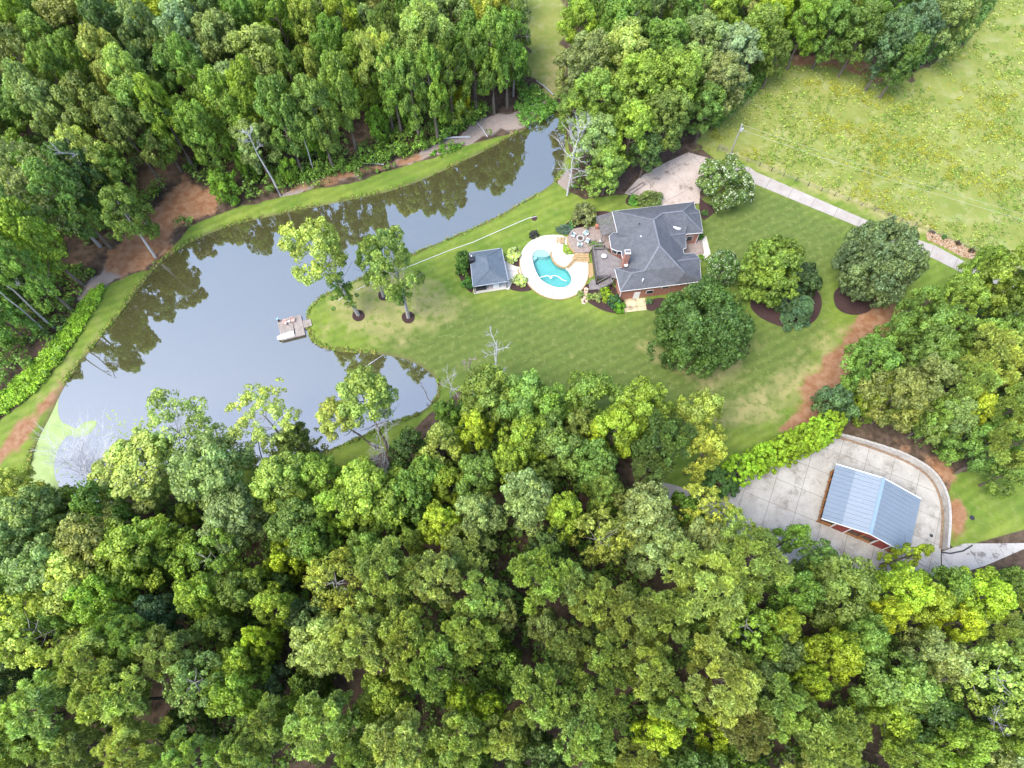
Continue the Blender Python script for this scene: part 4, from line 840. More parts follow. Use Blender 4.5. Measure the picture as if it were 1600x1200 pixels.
for s, t in ((A[5], A[4]), (A[4], A[3]), (A[0], A[1]), (A[1], A[2])):
    bm = bmesh.new(); beam(bm, s-Vector((0, 0, .05)), t-Vector((0, 0, .05)), .14, .26); bm_obj('rake_trim', bm, M_white, barn)
flo = inset([A[0].xy, A[2].xy, A[3].xy, A[5].xy], .5)
bm = bmesh.new(); prism(bm, flo, .03, .12); bm_obj('barn_floor', bm, M_dirt, barn)
G = [Vector((*p, 0)) for p in inset([A[5].xy, A[3].xy, A[2].xy, A[0].xy], .45)]
G5, G3, G2, G0 = sorted(G, key=lambda v: (v.xy-A[5].xy).length)[0], sorted(G, key=lambda v: (v.xy-A[3].xy).length)[0], sorted(G, key=lambda v: (v.xy-A[2].xy).length)[0], sorted(G, key=lambda v: (v.xy-A[0].xy).length)[0]
def ht(t): return 3.3+1.55*(1-abs(2*t-1))
for (a, b) in ((G5, G3), (G0, G2)):
    for k in range(7):
        t = k/6; p = a.lerp(b, t); bm = bmesh.new(); box(bm, (p.x, p.y, ht(t)/2), (.2, .2, ht(t)), math.atan2(dB.y, dB.x)); bm_obj('post', bm, M_white if k in (1, 2, 4, 5) else M_barnwood, barn)
for k in range(1, 5):
    for a, b in ((G5, G0), (G3, G2)):
        p = a.lerp(b, k/5); bm = bmesh.new(); box(bm, (p.x, p.y, 1.65), (.18, .18, 3.3), math.atan2(dB.y, dB.x)); bm_obj('post', bm, M_barnwood, barn)
def wallpiece(a, b, t0, t1, z0, mat, nm, top=None):
    p0, p1 = a.lerp(b, t0), a.lerp(b, t1); h0 = (ht(t0)-.05) if top is None else top; h1 = (ht(t1)-.05) if top is None else top; bm = bmesh.new(); n = (b-a).cross(Vector((0, 0, 1))).normalized()*.05
    tm = .5 if t0 < .5 < t1 else None; pts = [(p0, z0), (p1, z0), (p1, h1)]+([(a.lerp(b, .5), ht(.5)-.05)] if tm and top is None else [])+[(p0, h0)]
    f = [bm.verts.new((p.x-n.x, p.y-n.y, z)) for p, z in pts]; g = [bm.verts.new((p.x+n.x, p.y+n.y, z)) for p, z in pts]; bm.faces.new(f); bm.faces.new(g[::-1])
    for i in range(len(f)): j = (i+1) % len(f); bm.faces.new((f[j], f[i], g[i], g[j]))
    bmesh.ops.recalc_face_normals(bm, faces=bm.faces[:]); bm_obj(nm, bm, mat, barn)
wallpiece(G5, G3, 0.0, 1.0, 2.75, M_barnred, 'gable_panel')
wallpiece(G0, G2, 0.0, 1.0, 0.1, M_barnred, 'rear_wall')
wallpiece(G5, G3, .03, .16, .1, M_barnwood, 'stall_board', 1.1); wallpiece(G5, G3, .17, .33, .1, M_barnred, 'door_panel', 2.7)
wallpiece(G5, G3, .67, .83, .1, M_barnred, 'door_panel', 2.7); wallpiece(G5, G3, .84, .97, .1, M_barnwood, 'stall_board', 1.1); wallpiece(G5, G3, .34, .66, .1, M_barnwood, 'stall_board', .7)
wallpiece(G5, G0, 0.02, .98, .1, M_barnwood, 'side_rail', .9) if False else None
for zz in (.5, 1.0):
    bm = bmesh.new(); beam(bm, G5+Vector((0, 0, zz)), G0+Vector((0, 0, zz)), .06, .14); bm_obj('side_rail', bm, M_barnwood, barn)
# retaining wall with cap
wl = smooth_poly(xy([(1303,680),(1328,687),(1380,704),(1420,721),(1450,740),(1467,765),(1475,795),(1474,830),(1471,858)]), 2, False)
wall = empty('retaining_wall', (wl[8].x, wl[8].y, 0), 'curved concrete retaining wall with pale cap round the barn lot', 'wall')
def band(bm, line, o0, o1, z0, z1, z1e=None):
    n = len(line)
    for i in range(n-1):
        a, b = Vector(line[i]), Vector(line[i+1]); 
        def nn(k):
            p = Vector(line[max(0, k-1)]); q = Vector(line[min(n-1, k+1)]); d = (q-p).normalized(); return Vector((-d.y, d.x))
        na, nb = nn(i), nn(i+1); hA = z1(i/(n-1)) if callable(z1) else z1; hB = z1((i+1)/(n-1)) if callable(z1) else z1
        zA = z0(i/(n-1)) if callable(z0) else z0; zB = z0((i+1)/(n-1)) if callable(z0) else z0
        c = [(a+na*o0, zA), (b+nb*o0, zB), (b+nb*o1, zB), (a+na*o1, zA), (a+na*o0, hA), (b+nb*o0, hB), (b+nb*o1, hB), (a+na*o1, hA)]
        v = [bm.verts.new((p.x, p.y, z)) for p, z in c]
        for f in ((0, 1, 2, 3), (7, 6, 5, 4), (0, 4, 5, 1), (1, 5, 6, 2), (2, 6, 7, 3), (3, 7, 4, 0)): bm.faces.new([v[k] for k in f])
wh = lambda t: .35+1.25*min(1, t*3.2)
for k in range(len(wl)-1):
    seg = wl[k:k+2]; t0 = k/(len(wl)-1)
    for c in range(3):
        bm = bmesh.new(); n = 0
        w0 = wh(t0); band(bm, [seg[0].lerp(seg[1], .01), seg[0].lerp(seg[1], .99)], .02+.02*((k+c) % 2)-.12*(2-c)*0, .5, w0*c/3, w0*(c+1)/3-.012); bm_obj('block', bm, M_wallblock, wall)
    bm = bmesh.new(); band(bm, [seg[0].lerp(seg[1], .01), seg[0].lerp(seg[1], .99)], 0, .34, w0, w0+.1); bm_obj('cap_block', bm, M_cap, wall)
bm = bmesh.new(); band(bm, wl[3:], -.45, -.05, .062, .075); tag(bm_obj('clay_gutter', bm, M_rust), kind='structure')
bm = bmesh.new(); band(bm, [P(1470,864).xy, P(1485,866).xy, P(1505,862).xy, P(1520,853).xy], 0, .25, 0, .12); tag(bm_obj('drain_edge', bm, M_dark), 'black edging curving from the wall end along the driveway', 'edging')

# ------------------------------------------------------------------ house
house = empty('brick_house', (*P(1035,440).xy, 0), 'large brick house with grey hip roof, chimney and rear deck', 'house')
EZ = 4.2
def H1(a, b): return (940+a/6.317, 300+b/6.317)
E = [H1(105,190), H1(910,97), H1(925,160), H1(965,185), H1(1000,400), H1(830,415), H1(833,548), H1(805,565), H1(815,612), H1(915,600), H1(968,655), H1(975,770), H1(985,880), H1(730,915), H1(185,980), H1(130,755), H1(240,740), H1(205,640), H1(195,582), H1(150,580), H1(95,555), H1(75,435), H1(105,405), H1(155,400)]
Rg = {'r1': (H1(512,275), 8.8), 'r2': (H1(600,212), 7.6), 'r3': (H1(800,190), 7.2), 'r4': (H1(570,530), 9.2), 'r5': (H1(820,800), 6.4), 'r5b': (H1(760,735), 7.3), 'r6': (H1(425,775), 6.2), 'r7': (H1(298,802), 6.0),
      'g1': (H1(825,408), 4.7), 'g2': (H1(680,430), 6.2), 'j1': (H1(966,655), 4.6), 'j2': (H1(750,680), 6.4), 's1': (H1(965,207), 4.5), 's2': (H1(868,215), 6.0), 'b1': (H1(275,440), 6.0), 'b2': (H1(190,450), 5.6), 'v1': (H1(290,560), 5.9), 'v2': (H1(215,690), 4.9), 'c1': (H1(860,300), 5.9), 'd1': (H1(830,530), 4.4)}
verts = [P(*p, EZ) for p in E]; names = {}
for k, (p, z) in Rg.items(): names[k] = len(verts); verts.append(P(*p, z))
g = names; nE = len(E)
edges = [(i, (i+1) % nE) for i in range(nE)]
edges += [(0, g['r1']), (g['r1'], g['r2']), (g['r2'], g['r3']), (g['r3'], 1), (g['r3'], 4), (g['r1'], g['r4']), (g['r4'], g['r5b']), (g['r5b'], g['r5']), (g['r5'], 12), (g['r4'], g['r6']), (g['r6'], g['r7']), (g['r7'], 14), (g['r7'], 15),
          (g['g1'], g['g2']), (g['g2'], 6), (g['j1'], g['j2']), (g['j2'], 9), (g['j2'], g['r5']), (g['s1'], g['s2']), (g['s2'], 2), (g['s2'], 4), (g['b1'], g['b2']), (g['b2'], 21), (g['b2'], 20), (g['b1'], 23), (g['r6'], 16), (g['b2'], 22), (g['b1'], 18), (g['b2'], 19)]
vv, ee, ff, ov, oe, of = delaunay_2d_cdt([v.xy for v in verts], edges, [], 0, 1e-4)
zv = []
for i, o_ in enumerate(ov): zv.append(verts[o_[0]].z if o_ else EZ+1.5)
bm = bmesh.new(); bv = [bm.verts.new((vv[i].x, vv[i].y, zv[i])) for i in range(len(vv))]
epoly = [v.xy for v in verts[:nE]]
for f in ff:
    c = sum((vv[i] for i in f), Vector((0, 0)))/len(f)
    if in_poly(np.array([c.x]), np.array([c.y]), epoly)[0]: bm.faces.new([bv[i] for i in f])
bmesh.ops.recalc_face_normals(bm, faces=bm.faces[:])
for f in bm.faces:
    if f.normal.z < 0: f.normal_flip()
bmesh.ops.delete(bm, geom=[v for v in bm.verts if not v.link_faces], context='VERTS')
ret = bmesh.ops.solidify(bm, geom=bm.faces[:], thickness=.12)
roof = bm_obj('roof', bm, M_roof, house)
# ridge caps
for a, b in [('r1', 'r4'), ('r1', 'r2'), ('r2', 'r3'), ('r4', 'r5b'), ('r5b', 'r5'), ('r4', 'r6'), ('g1', 'g2'), ('j1', 'j2'), ('s1', 's2'), ('r6', 'r7')]:
    bm = bmesh.new(); beam(bm, verts[g[a]]+Vector((0, 0, .05)), verts[g[b]]+Vector((0, 0, .05)), .34, .06); bm_obj('ridge_cap', bm, mottled('ridge_shingle', (.11, .115, .13), (.17, .175, .19), 3, .85, .2, .01) if a == 'r1' and b == 'r4' else bpy.data.materials['ridge_shingle'], roof)
for a, b in [(0, 'r1'), (1, 'r3'), (4, 'r3'), (14, 'r7'), (15, 'r7')]:
    bm = bmesh.new(); beam(bm, verts[a]+Vector((0, 0, .06)), verts[g[b]]+Vector((0, 0, .05)), .28, .05); bm_obj('hip_cap', bm, bpy.data.materials['ridge_shingle'], roof)
for i in range(nE):
    if i in (): continue
    a, b = verts[i], verts[(i+1) % nE]
    bm = bmesh.new(); beam(bm, a+Vector((0, 0, -.10)), b+Vector((0, 0, -.10)), .10, .14); bm_obj('gutter', bm, M_trim, house)
wp = inset(epoly, .45)
bm = bmesh.new(); prism(bm, wp, -.3, EZ-.12); bm_obj('wall', bm, M_brick, house)
# corner boards, windows and doors on the visible lower side
def on_wall(a, b, t, z, w, h, mat, name, frame=True):
    A_, B_ = Vector(a), Vector(b); p = A_.lerp(B_, t); d = (B_-A_).normalized(); ang = math.atan2(d.y, d.x)
    bm = bmesh.new(); box(bm, (p.x, p.y, z), (w+.16, .14, h+.16), ang); f = bm_obj(name, bm, M_trim, house)
    n = Vector((d.y, -d.x))
    for s in (1, -1):
        bm = bmesh.new(); box(bm, (p.x+n.x*.06*s, p.y+n.y*.06*s, z), (w, .06, h), ang); bm_obj('pane' if mat is M_glass else 'leaf_panel', bm, mat, f)
    return f
near = lambda P_: min(wp, key=lambda q: (Vector(q)-P_.xy).length)
w13, w14 = near(verts[13]), near(verts[14])
on_wall(w14, w13, .32, 1.15, 1.1, 2.1, M_white, 'door'); on_wall(w14, w13, .56, 1.9, 1.3, 1.0, M_glass, 'window'); on_wall(w14, w13, .84, 3.2, 1.2, 1.1, M_glass, 'window')
w19, w20, w18 = near(verts[19]), near(verts[20]), near(verts[18])
on_wall(w20, w19, .5, 3.1, 1.0, 1.2, M_glass, 'window'); on_wall(w19, w18, .5, 3.1, .8, 1.2, M_glass, 'window')
w4, w5 = near(verts[4]), near(verts[5]); on_wall(w4, w5, .5, 1.9, 1.1, 1.5, M_glass, 'window')
for q in (near(verts[14]), near(verts[4])): bm = bmesh.new(); cyl(bm, (q[0]-.05, q[1]-.1, 0), .07, 4.1, 8); bm_obj('downspout', bm, M_trim, house)
# little white gable on the front slope
t0 = P(*H1(708,340), 6.3); t1 = P(*H1(785,360), 5.9); t2 = P(*H1(718,384), 5.3); 
bm = bmesh.new(); c = P(*H1(700,362), 6.0)
v = [bm.verts.new(q) for q in (t0+Vector((0, 0, .15)), t1+Vector((0, 0, .15)), t2+Vector((0, 0, .15)), t0-Vector((0, 0, .5)), t1-Vector((0, 0, .5)), t2-Vector((0, 0, .5)))]
for f in ((0, 1, 2), (5, 4, 3), (0, 3, 4, 1), (1, 4, 5, 2), (2, 5, 3, 0)): bm.faces.new([v[i] for i in f])
bmesh.ops.recalc_face_normals(bm, faces=bm.faces[:]); bm_obj('gable_vent', bm, M_trim, roof)
# chimney
cp = [P(*H1(235,565), 9.0), P(*H1(275,562), 9.0), P(*H1(284,612), 9.0), P(*H1(240,612), 9.0)]
cc = sum((q.xy for q in cp), Vector((0, 0)))/4; ca = math.atan2((cp[1]-cp[0]).y, (cp[1]-cp[0]).x)
bm = bmesh.new(); box(bm, (cc.x, cc.y, 4.4), (1.0, .95, 8.8), ca); chim = bm_obj('chimney', bm, M_brick, house)
bm = bmesh.new(); box(bm, (cc.x, cc.y, 8.86), (1.2, 1.15, .14), ca); bm_obj('chimney_cap', bm, M_cap, chim)
for dx in (-.22, .22): bm = bmesh.new(); cyl(bm, (cc.x+dx, cc.y, 8.93), .13, .3, 12); bm_obj('flue', bm, M_barnwood if False else M_dark, chim)
q = P(*H1(215,715), 3.5); bm = bmesh.new(); box(bm, (q.x+.35, q.y-.1, 2.4), (.9, 2.0, 4.8), ca-.2); bm_obj('chimney_shoulder', bm, M_brick, chim)
# dish
dsh = P(*H1(240,716), 5.2); bm = bmesh.new(); bmesh.ops.create_uvsphere(bm, u_segments=16, v_segments=8, radius=.42, matrix=Matrix.Translation(dsh) @ Euler((.5, -.3, 0)).to_matrix().to_4x4() @ Matrix.Diagonal((1, 1, .25, 1)))
e = empty('satellite_dish', (dsh.x, dsh.y, 4.6), 'small white satellite dish on the eave beside the chimney', 'satellite dish'); bm_obj('reflector', bm, M_white, e, smooth=True)
bm = bmesh.new(); tube(bm, [(dsh.x, dsh.y, 4.3), (dsh.x+.05, dsh.y, 5.1)], [.04, .04], 6); bm_obj('mount', bm, M_dark, e)
for (a, b), z in ((H1(370,322), 6.9), (H1(385,447), 6.9), (H1(408,868), 5.9)):
    q = P(a, b, z); bm = bmesh.new(); cyl(bm, (q.x, q.y, z-.6), .12, 1.0, 8); bm_obj('vent_pipe', bm, M_dark if b < 360 else M_white, roof)
# courtyard and walks
slabs('court', xy([H1(830,455), H1(985,452), H1(1012,600), H1(972,655), H1(915,615), H1(815,620)], .1), -.1, .09, (1, .1), 1.4, 1.4, M_paver, 'courtyard_paving', gap=.02)
slabs('walk', xy([H1(985,455), H1(1035,432), H1(1078,612), H1(1020,660), H1(978,690), H1(972,655), H1(1012,600)], .1), -.1, .10, (-.25, 1), 2.2, 0, M_walk, 'front_walk')
slabs('stoop', xy([H1(225,1050), H1(430,1045), H1(445,1168), H1(220,1192)]), -.1, .08, (1, .1), 2.2, 2.2, concrete('mossy_flagstone', (.40, .34, .20), (.50, .44, .28), (.15, .11, .07), .6, (.48, .65)), 'basement_stoop')
# ------------------------------------------------------------------ rear deck, pergola, patio
def Z7(a, b): return (890+a/7.5, 330+b/7.5)
DZ = 2.3
dk = [P(*Z7(*p), DZ).xy for p in ((270,432), (405,425), (450,470), (520,520), (610,560), (610,660), (535,672), (552,790), (470,772), (322,780))]
deck = empty('wooden_deck', (*P(935,420).xy, 0), 'raised grey-brown wooden deck with railings behind the brick house', 'deck')
d1 = (dk[0]-dk[9]).normalized(); 
bmx = bmesh.new(); bmx.faces.new([bmx.verts.new((p.x, p.y, 0)) for p in dk])
for k in range(-90, 90): bmesh.ops.bisect_plane(bmx, geom=bmx.verts[:]+bmx.edges[:]+bmx.faces[:], plane_co=Vector((dk[9].x, dk[9].y, 0))+Vector((*d1, 0))*k*.28, plane_no=Vector((*d1, 0)))
for i, f in enumerate([[v.co.xy for v in f.verts] for f in bmx.faces if f.calc_area() > .03]):
    b = bmesh.new(); prism(b, inset(f, .008), DZ-.06, DZ+(i % 3)*.004); bm_obj('board', b, M_deckwood, deck)
bmx.free()
b = bmesh.new(); prism(b, inset(dk, .1), DZ-.35, DZ-.07); bm_obj('joist_frame', b, M_railwood, deck)
def rail(a, b, z, h, solid=True, par=deck):
    a, b = Vector((*a, z)), Vector((*b, z)); n = max(2, int((b-a).length/.16)); bm = bmesh.new(); beam(bm, a+Vector((0, 0, h)), b+Vector((0, 0, h)), .14, .05); beam(bm, a+Vector((0, 0, .12)), b+Vector((0, 0, .12)), .05, .08)
    r_ = bm_obj('railing', bm, M_deckwood, par)
    for k in range(n+1): bm = bmesh.new(); p = a.lerp(b, k/n); box(bm, (p.x, p.y, z+h/2), (.05, .05, h-.06)); bm_obj('baluster', bm, M_railwood, r_)
    return r_
rail(dk[9], dk[0], DZ, 1.0); rail(dk[0], dk[1], DZ, 1.0); rail(dk[9], dk[8], DZ, 1.0); rail(dk[1], dk[2], DZ, 1.0)
def skirt(a, b, z0, z1):
    bm = bmesh.new(); n = max(2, int((Vector(b)-Vector(a)).length/.2))
    for k in range(n): p = Vector(a).lerp(Vector(b), (k+.5)/n); beam(bm, (p.x, p.y, z0), (p.x, p.y, z1), .15, .03)
    return bm_obj('lattice_skirt', bm, M_railwood, deck)
for i, j in ((9, 0), (0, 1), (9, 8)):
    skirt(dk[i], dk[j], 0, DZ-.3)
    bm = bmesh.new(); a_, b_ = Vector(dk[i]), Vector(dk[j]); n_ = Vector((0, 0, 0)); beam(bm, (*a_.lerp(b_, .01), DZ-.18), (*a_.lerp(b_, .99), DZ-.18), .05, .34); bm_obj('rim_board', bm, M_railwood, deck)
for i in (9, 0, 1, 8, 7): bm = bmesh.new(); box(bm, (*dk[i], (DZ+1.05)/2), (.16, .16, DZ+1.05)); bm_obj('post', bm, M_railwood, deck)
# bench along the top rail
bm = bmesh.new(); a_, b_ = Vector(dk[0]).lerp(Vector(dk[1]), .05), Vector(dk[0]).lerp(Vector(dk[1]), .95); off = -(Vector((-(b_-a_).y, (b_-a_).x))).normalized()*.4
beam(bm, (*(a_+off), DZ+.45), (*(b_+off), DZ+.45), .5, .08); beam(bm, (*(a_+off), DZ+.22), (*(b_+off), DZ+.22), .4, .3); tag(bm_obj('bench', bm, M_railwood), 'built-in wooden bench along the deck railing nearest the fire pit', 'bench')
# stairs
sa = P(*Z7(500,800), DZ).xy; sb = P(*Z7(330,895), .7).xy; wdt = Vector((-(sb-sa).y, (sb-sa).x)).normalized()*.65
stairs = empty('deck_stairs', (sb.x, sb.y, 0), 'wooden stairs descending from the deck to a low landing', 'stairs')
for k in range(9):
    t = (k+.5)/9; p = sa.lerp(sb, t); z = DZ-(DZ-.7)*(k+1)/9; bm = bmesh.new(); beam(bm, (p.x-wdt.x, p.y-wdt.y, z), (p.x+wdt.x, p.y+wdt.y, z), .3, .06); bm_obj('tread', bm, M_deckwood, stairs)
for s in (-1, 1): bm = bmesh.new(); beam(bm, (*(sa+wdt*s), DZ-.15), (*(sb+wdt*s), .5), .06, .3); bm_obj('stringer', bm, M_railwood, stairs); bm = bmesh.new(); beam(bm, (*(sa+wdt*s), DZ+.95), (*(sb+wdt*s), 1.6), .12, .06); bm_obj('handrail', bm, M_deckwood, stairs)
ld = [P(*Z7(*p), .7).xy for p in ((225,860), (262,800), (300,800), (310,862), (345,880), (345,912), (235,920))]
bm = bmesh.new(); prism(bm, ld, .55, .7); bm_obj('landing', bm, M_deckwood, stairs); bm = bmesh.new(); prism(bm, inset(ld, .06), 0, .55); bm_obj('landing_skirt', bm, M_railwood, stairs)
# round marks / table top on the deck
tb = P(*Z7(402,525), DZ+.7); e = empty('round_table', (tb.x, tb.y, DZ), 'small round glass-topped table on the wooden deck', 'table')
bm = bmesh.new(); cyl(bm, (tb.x, tb.y, DZ+.7), .55, .03, 20); bm_obj('table_top', bm, mottled('frosted_top', (.5, .47, .45), (.6, .57, .55), 3, .3, .5, 0), e); bm = bmesh.new(); cyl(bm, (tb.x, tb.y, DZ), .06, .7, 8); cyl(bm, (tb.x, tb.y, DZ), .3, .04, 12); bm_obj('pedestal', bm, M_dark, e)
# upper patio with golden stone edge
PZ = .7
pt = smooth_poly([P(*Z7(*p), PZ).xy for p in ((0,250), (40,205), (120,190), (300,178), (345,170), (480,150))], 1, False)+[P(*Z7(*p), PZ).xy for p in ((495,300), (480,440), (430,440), (380,395), (285,400), (262,430), (235,480))]+smooth_poly([P(*Z7(*p), PZ).xy for p in ((235,480), (70,490), (20,440), (-25,360), (-20,300), (0,250))], 1, False)[1:-1]
slabs('patio', pt, 0, PZ, (1, .35), 1.15, 1.15, M_paver, 'fire_pit_patio', gap=.012, partname='paver')
def stone_edge(line, w, z0, z1, label, name='stone_border', L=.55):
    """row of edge stones"""
    e = empty(name, (line[0].x, line[0].y, 0), label, 'stone edging'); rs = random.Random(3)
    d = 0; i = 0; cur = Vector(line[0]); pts = [cur]
    tot = [Vector(p) for p in line]; seglen = [(tot[k+1]-tot[k]).length for k in range(len(tot)-1)]; T = sum(seglen); n = max(1, int(T/L))
    def at(s):
        for k, l in enumerate(seglen):
            if s <= l or k == len(seglen)-1: return tot[k].lerp(tot[k+1], min(1, s/max(l, 1e-6)))
            s -= l
    for k in range(n):
        a, b = at(T*k/n+.02), at(T*(k+1)/n-.02); bm = bmesh.new(); h = z1+rs.uniform(-.015, .02)
        beam(bm, (a.x, a.y, (z0+h)/2), (b.x, b.y, (z0+h)/2), w*rs.uniform(.9, 1.08), h-z0); bm_obj('stone', bm, M_stone, e)
    return e
stone_edge([P(*Z7(*p), .5).xy for p in ((-25,300), (-25,360), (10,440), (60,490))], .3, 0, .75, 'low golden stone edge on the pool side of the fire pit patio')
for k, (a, b, c) in enumerate((((60,495), (140,505), (225,503)), ((45,520), (140,532), (228,528)), ((30,545), (140,560), (232,555)), ((60,575), (150,588), (236,580)))):
    z = PZ-.14*(k+1)+.04; stone_edge(smooth_poly([P(*Z7(*p), z).xy for p in (a, b, c)], 1, False), .5, 0, z, 'curved golden stone step, %s down from patio to pool deck' % ORD[k], 'stone_step', .9)
for k in range(3):
    z = PZ-.16*(k+1); stone_edge([P(*Z2([(1120-28*k, 185)])[0], z).xy, P(*Z2([(1105-28*k, 215)])[0], z).xy, P(*Z2([(1112-28*k, 245)])[0], z).xy], .42, 0, z, 'golden stone step, %s down at the patio corner by the shrubs' % ORD[k], 'stone_step', .8)
# spa ledge wall that runs from the steps to the pool
stone_edge(smooth_poly([P(*Z2([q])[0], .4).xy for q in ((1235,385), (1190,420), (1140,480), (1080,472), (1020,430), (995,380), (985,330))], 1, False), .3, 0, .42, 'golden stone ledge curling from the steps along the pool')
stone_edge(smooth_poly([P(*Z2([q])[0], .3).xy for q in ((1240,405), (1200,440), (1150,490))], 1, False), .3, 0, .28, 'lower golden stone ledge beside the steps by the pool')
stone_edge([P(*Z2([q])[0], .2).xy for q in ((683,490), (670,520), (690,545), (712,552))], .3, 0, .2, 'small stone step between pool deck and pavilion walk', 'stone_step', .6)
# fire pit
fp = P(*Z7(125,330), PZ); pit = empty('fire_pit', (fp.x, fp.y, PZ), 'round stone fire pit in the middle of four patio chairs', 'fire pit')
for k in range(14):
    a0, a1 = k*2*math.pi/14+.02, (k+1)*2*math.pi/14-.02; bm = bmesh.new(); prism(bm, [Vector((fp.x+math.cos(a)*r_, fp.y+math.sin(a)*r_)) for a, r_ in ((a0, .85), (a1, .85), (a1, .55), (a0, .55))], PZ, PZ+.45); bm_obj('stone', bm, M_cap, pit)
bm = bmesh.new(); cyl(bm, (fp.x, fp.y, PZ), .54, .2, 16); bm_obj('ash_bed', bm, M_dirt, pit)
def chair(px, look, label, mats=(M_teal, M_white), z=PZ, sc=1.0, name='patio_chair', group='chairs round the fire pit'):
    d = (look-px.xy); a = math.atan2(d.y, d.x); e = empty(name, (px.x, px.y, z), label, 'chair', group, a)
    def pt_(nm, parts, mat):
        bm = bmesh.new()
        for c, s in parts: box(bm, Vector(c)*sc, Vector(s)*sc)
        bm_obj(nm, bm, mat, e, False)
    pt_('seat', [((0, 0, .38), (.62, .6, .1))], mats[0]); pt_('backrest', [((-.36, 0, .68), (.1, .66, .62))], mats[0])
    for s in (-1, 1): pt_('armrest', [((0, s*.38, .6), (.7, .12, .05))], mats[1]); 
    for sx in (-1, 1):
        for sy in (-1, 1): pt_('leg', [((sx*.3, sy*.38, .3), (.06, .06, .6))], mats[1])
    return e
for (a, b), lab in (((45,282), 'upper-left patio chair facing the round fire pit'), ((188,265), 'upper-right patio chair facing the round fire pit'), ((208,350), 'patio chair right of the fire pit, nearest the house'), ((118,395), 'patio chair below the fire pit, nearest the steps')):
    chair(P(*Z7(a, b), PZ+.4), fp.xy, lab, sc=1.15)
# pergola
pg = [P(*Z7(*p), 3.3).xy for p in ((322,72), (500,22), (545,255), (385,290))]
per = empty('pergola', (pg[3].x, pg[3].y, PZ), 'weathered grey pergola between fire pit patio and house', 'pergola')
for k in range(4): bm = bmesh.new(); q = pg[k]; box(bm, (q.x, q.y, (PZ+3.3)/2+.1), (.18, .18, 3.3-PZ)); bm_obj('post', bm, M_perg, per)
for a_, b_ in ((0, 3), (1, 2)): bm = bmesh.new(); beam(bm, (*pg[a_], 3.32), (*pg[b_], 3.32), .12, .24); bm_obj('beam', bm, M_perg, per)
bm = bmesh.new(); beam(bm, (*pg[0].lerp(pg[1], .5), 3.32), (*pg[3].lerp(pg[2], .5), 3.32), .12, .2); bm_obj('beam', bm, M_perg, per)
for k in range(15):
    t = k/14; a_ = pg[0].lerp(pg[3], t); b_ = pg[1].lerp(pg[2], t); e_ = (b_-a_).normalized()*.3; bm = bmesh.new(); beam(bm, (*(a_-e_), 3.55), (*b_, 3.55), .07, .2); bm_obj('rafter', bm, M_perg, per)
for k in range(12):
    t = (k+.5)/12; a_ = pg[0].lerp(pg[1], t); b_ = pg[3].lerp(pg[2], t); bm = bmesh.new(); beam(bm, (*a_, 3.69), (*b_, 3.69), .11, .05); bm_obj('slat', bm, M_perg, per)
q = P(*Z7(318,200), PZ); bm = bmesh.new(); box(bm, (q.x, q.y, PZ+.45), (.7, .6, .9)); box(bm, (q.x, q.y, PZ+.95), (.85, .75, .1)); tag(bm_obj('brick_pier', bm, M_brick), 'short brick pier at the pergola corner by the patio', 'pier')
q = P(*Z7(360,375), PZ); bm = bmesh.new(); box(bm, (q.x, q.y, PZ+.4), (.5, .45, .8)); box(bm, (q.x, q.y, PZ+.84), (.65, .6, .08)); tag(bm_obj('stone_pier', bm, M_cap), 'pale stone pier between patio and wooden deck', 'pier')

# ------------------------------------------------------------------ pool
cpx = P(700+1000/6.154, 340+520/6.154, .1).xy
def ray_hit(poly, ang):
    d = Vector((math.cos(ang), math.sin(ang))); best = None
    for i in range(len(poly)):
        a, b = poly[i], poly[(i+1) % len(poly)]; e_ = b-a; den = d.x*e_.y-d.y*e_.x
        if abs(den) < 1e-9: continue
        w = a-cpx; t = (w.x*e_.y-w.y*e_.x)/den; s = (w.x*d.y-w.y*d.x)/den
        if t > 0 and -1e-6 <= s <= 1+1e-6: best = t if best is None else max(best, t)
    return cpx+d*(best or 5)
pdk = bpy.data.objects.new('pool_deck', None); C.objects.link(pdk); pdk.location = (cpx.x, cpx.y, 0); pdk.matrix_basis = Matrix.Translation((cpx.x, cpx.y, 0)); tag(pdk, kind='structure')
cop_out = inset(pool_w, -.32); NS = 20; SUB = 5
pool = empty('swimming_pool', (cpx.x, cpx.y, 0), 'kidney-shaped turquoise swimming pool with pale coping', 'swimming pool')
for k in range(NS):
    a0 = k*2*math.pi/NS+.006; a1 = (k+1)*2*math.pi/NS-.006; an = [a0+(a1-a0)*j/SUB for j in range(SUB+1)]
    mid = [ray_hit(cop_out, a) for a in an]; out = [ray_hit(deck_w, a) for a in an]; inn = [ray_hit(pool_w, a) for a in an]
    mp_ = [m.lerp(o_, .52) for m, o_ in zip(mid, out)]
    b = bmesh.new(); prism(b, mid+mp_[::-1], -.1, .14); bm_obj('slab', b, M_pooldeck, pdk)
    mp2 = [m.lerp(o_, .524) for m, o_ in zip(mid, out)]
    b = bmesh.new(); prism(b, mp2+out[::-1], -.3, .142); bm_obj('slab', b, M_pooldeck, pdk)
    b = bmesh.new(); prism(b, inn+mid[::-1], -.2, .17); bm_obj('coping_stone', b, M_pooldeck, pool)
stone_edge([p for p in deck_w[30:]]+[deck_w[0]], .22, -.1, .16, 'brown stone rim round the lower side of the pool deck')
M_pfloor = mottled('pool_plaster', (.13, .30, .28), (.17, .37, .34), .5, .6, .2, 0); M_pshelf = mottled('pool_shelf', (.40, .47, .46), (.46, .53, .51), .5, .6, .2, 0)
bm = bmesh.new(); n = len(pool_w); tv = [bm.verts.new((p.x, p.y, .12)) for p in pool_w]; bv_ = [bm.verts.new((p.x, p.y, -1.3)) for p in pool_w]
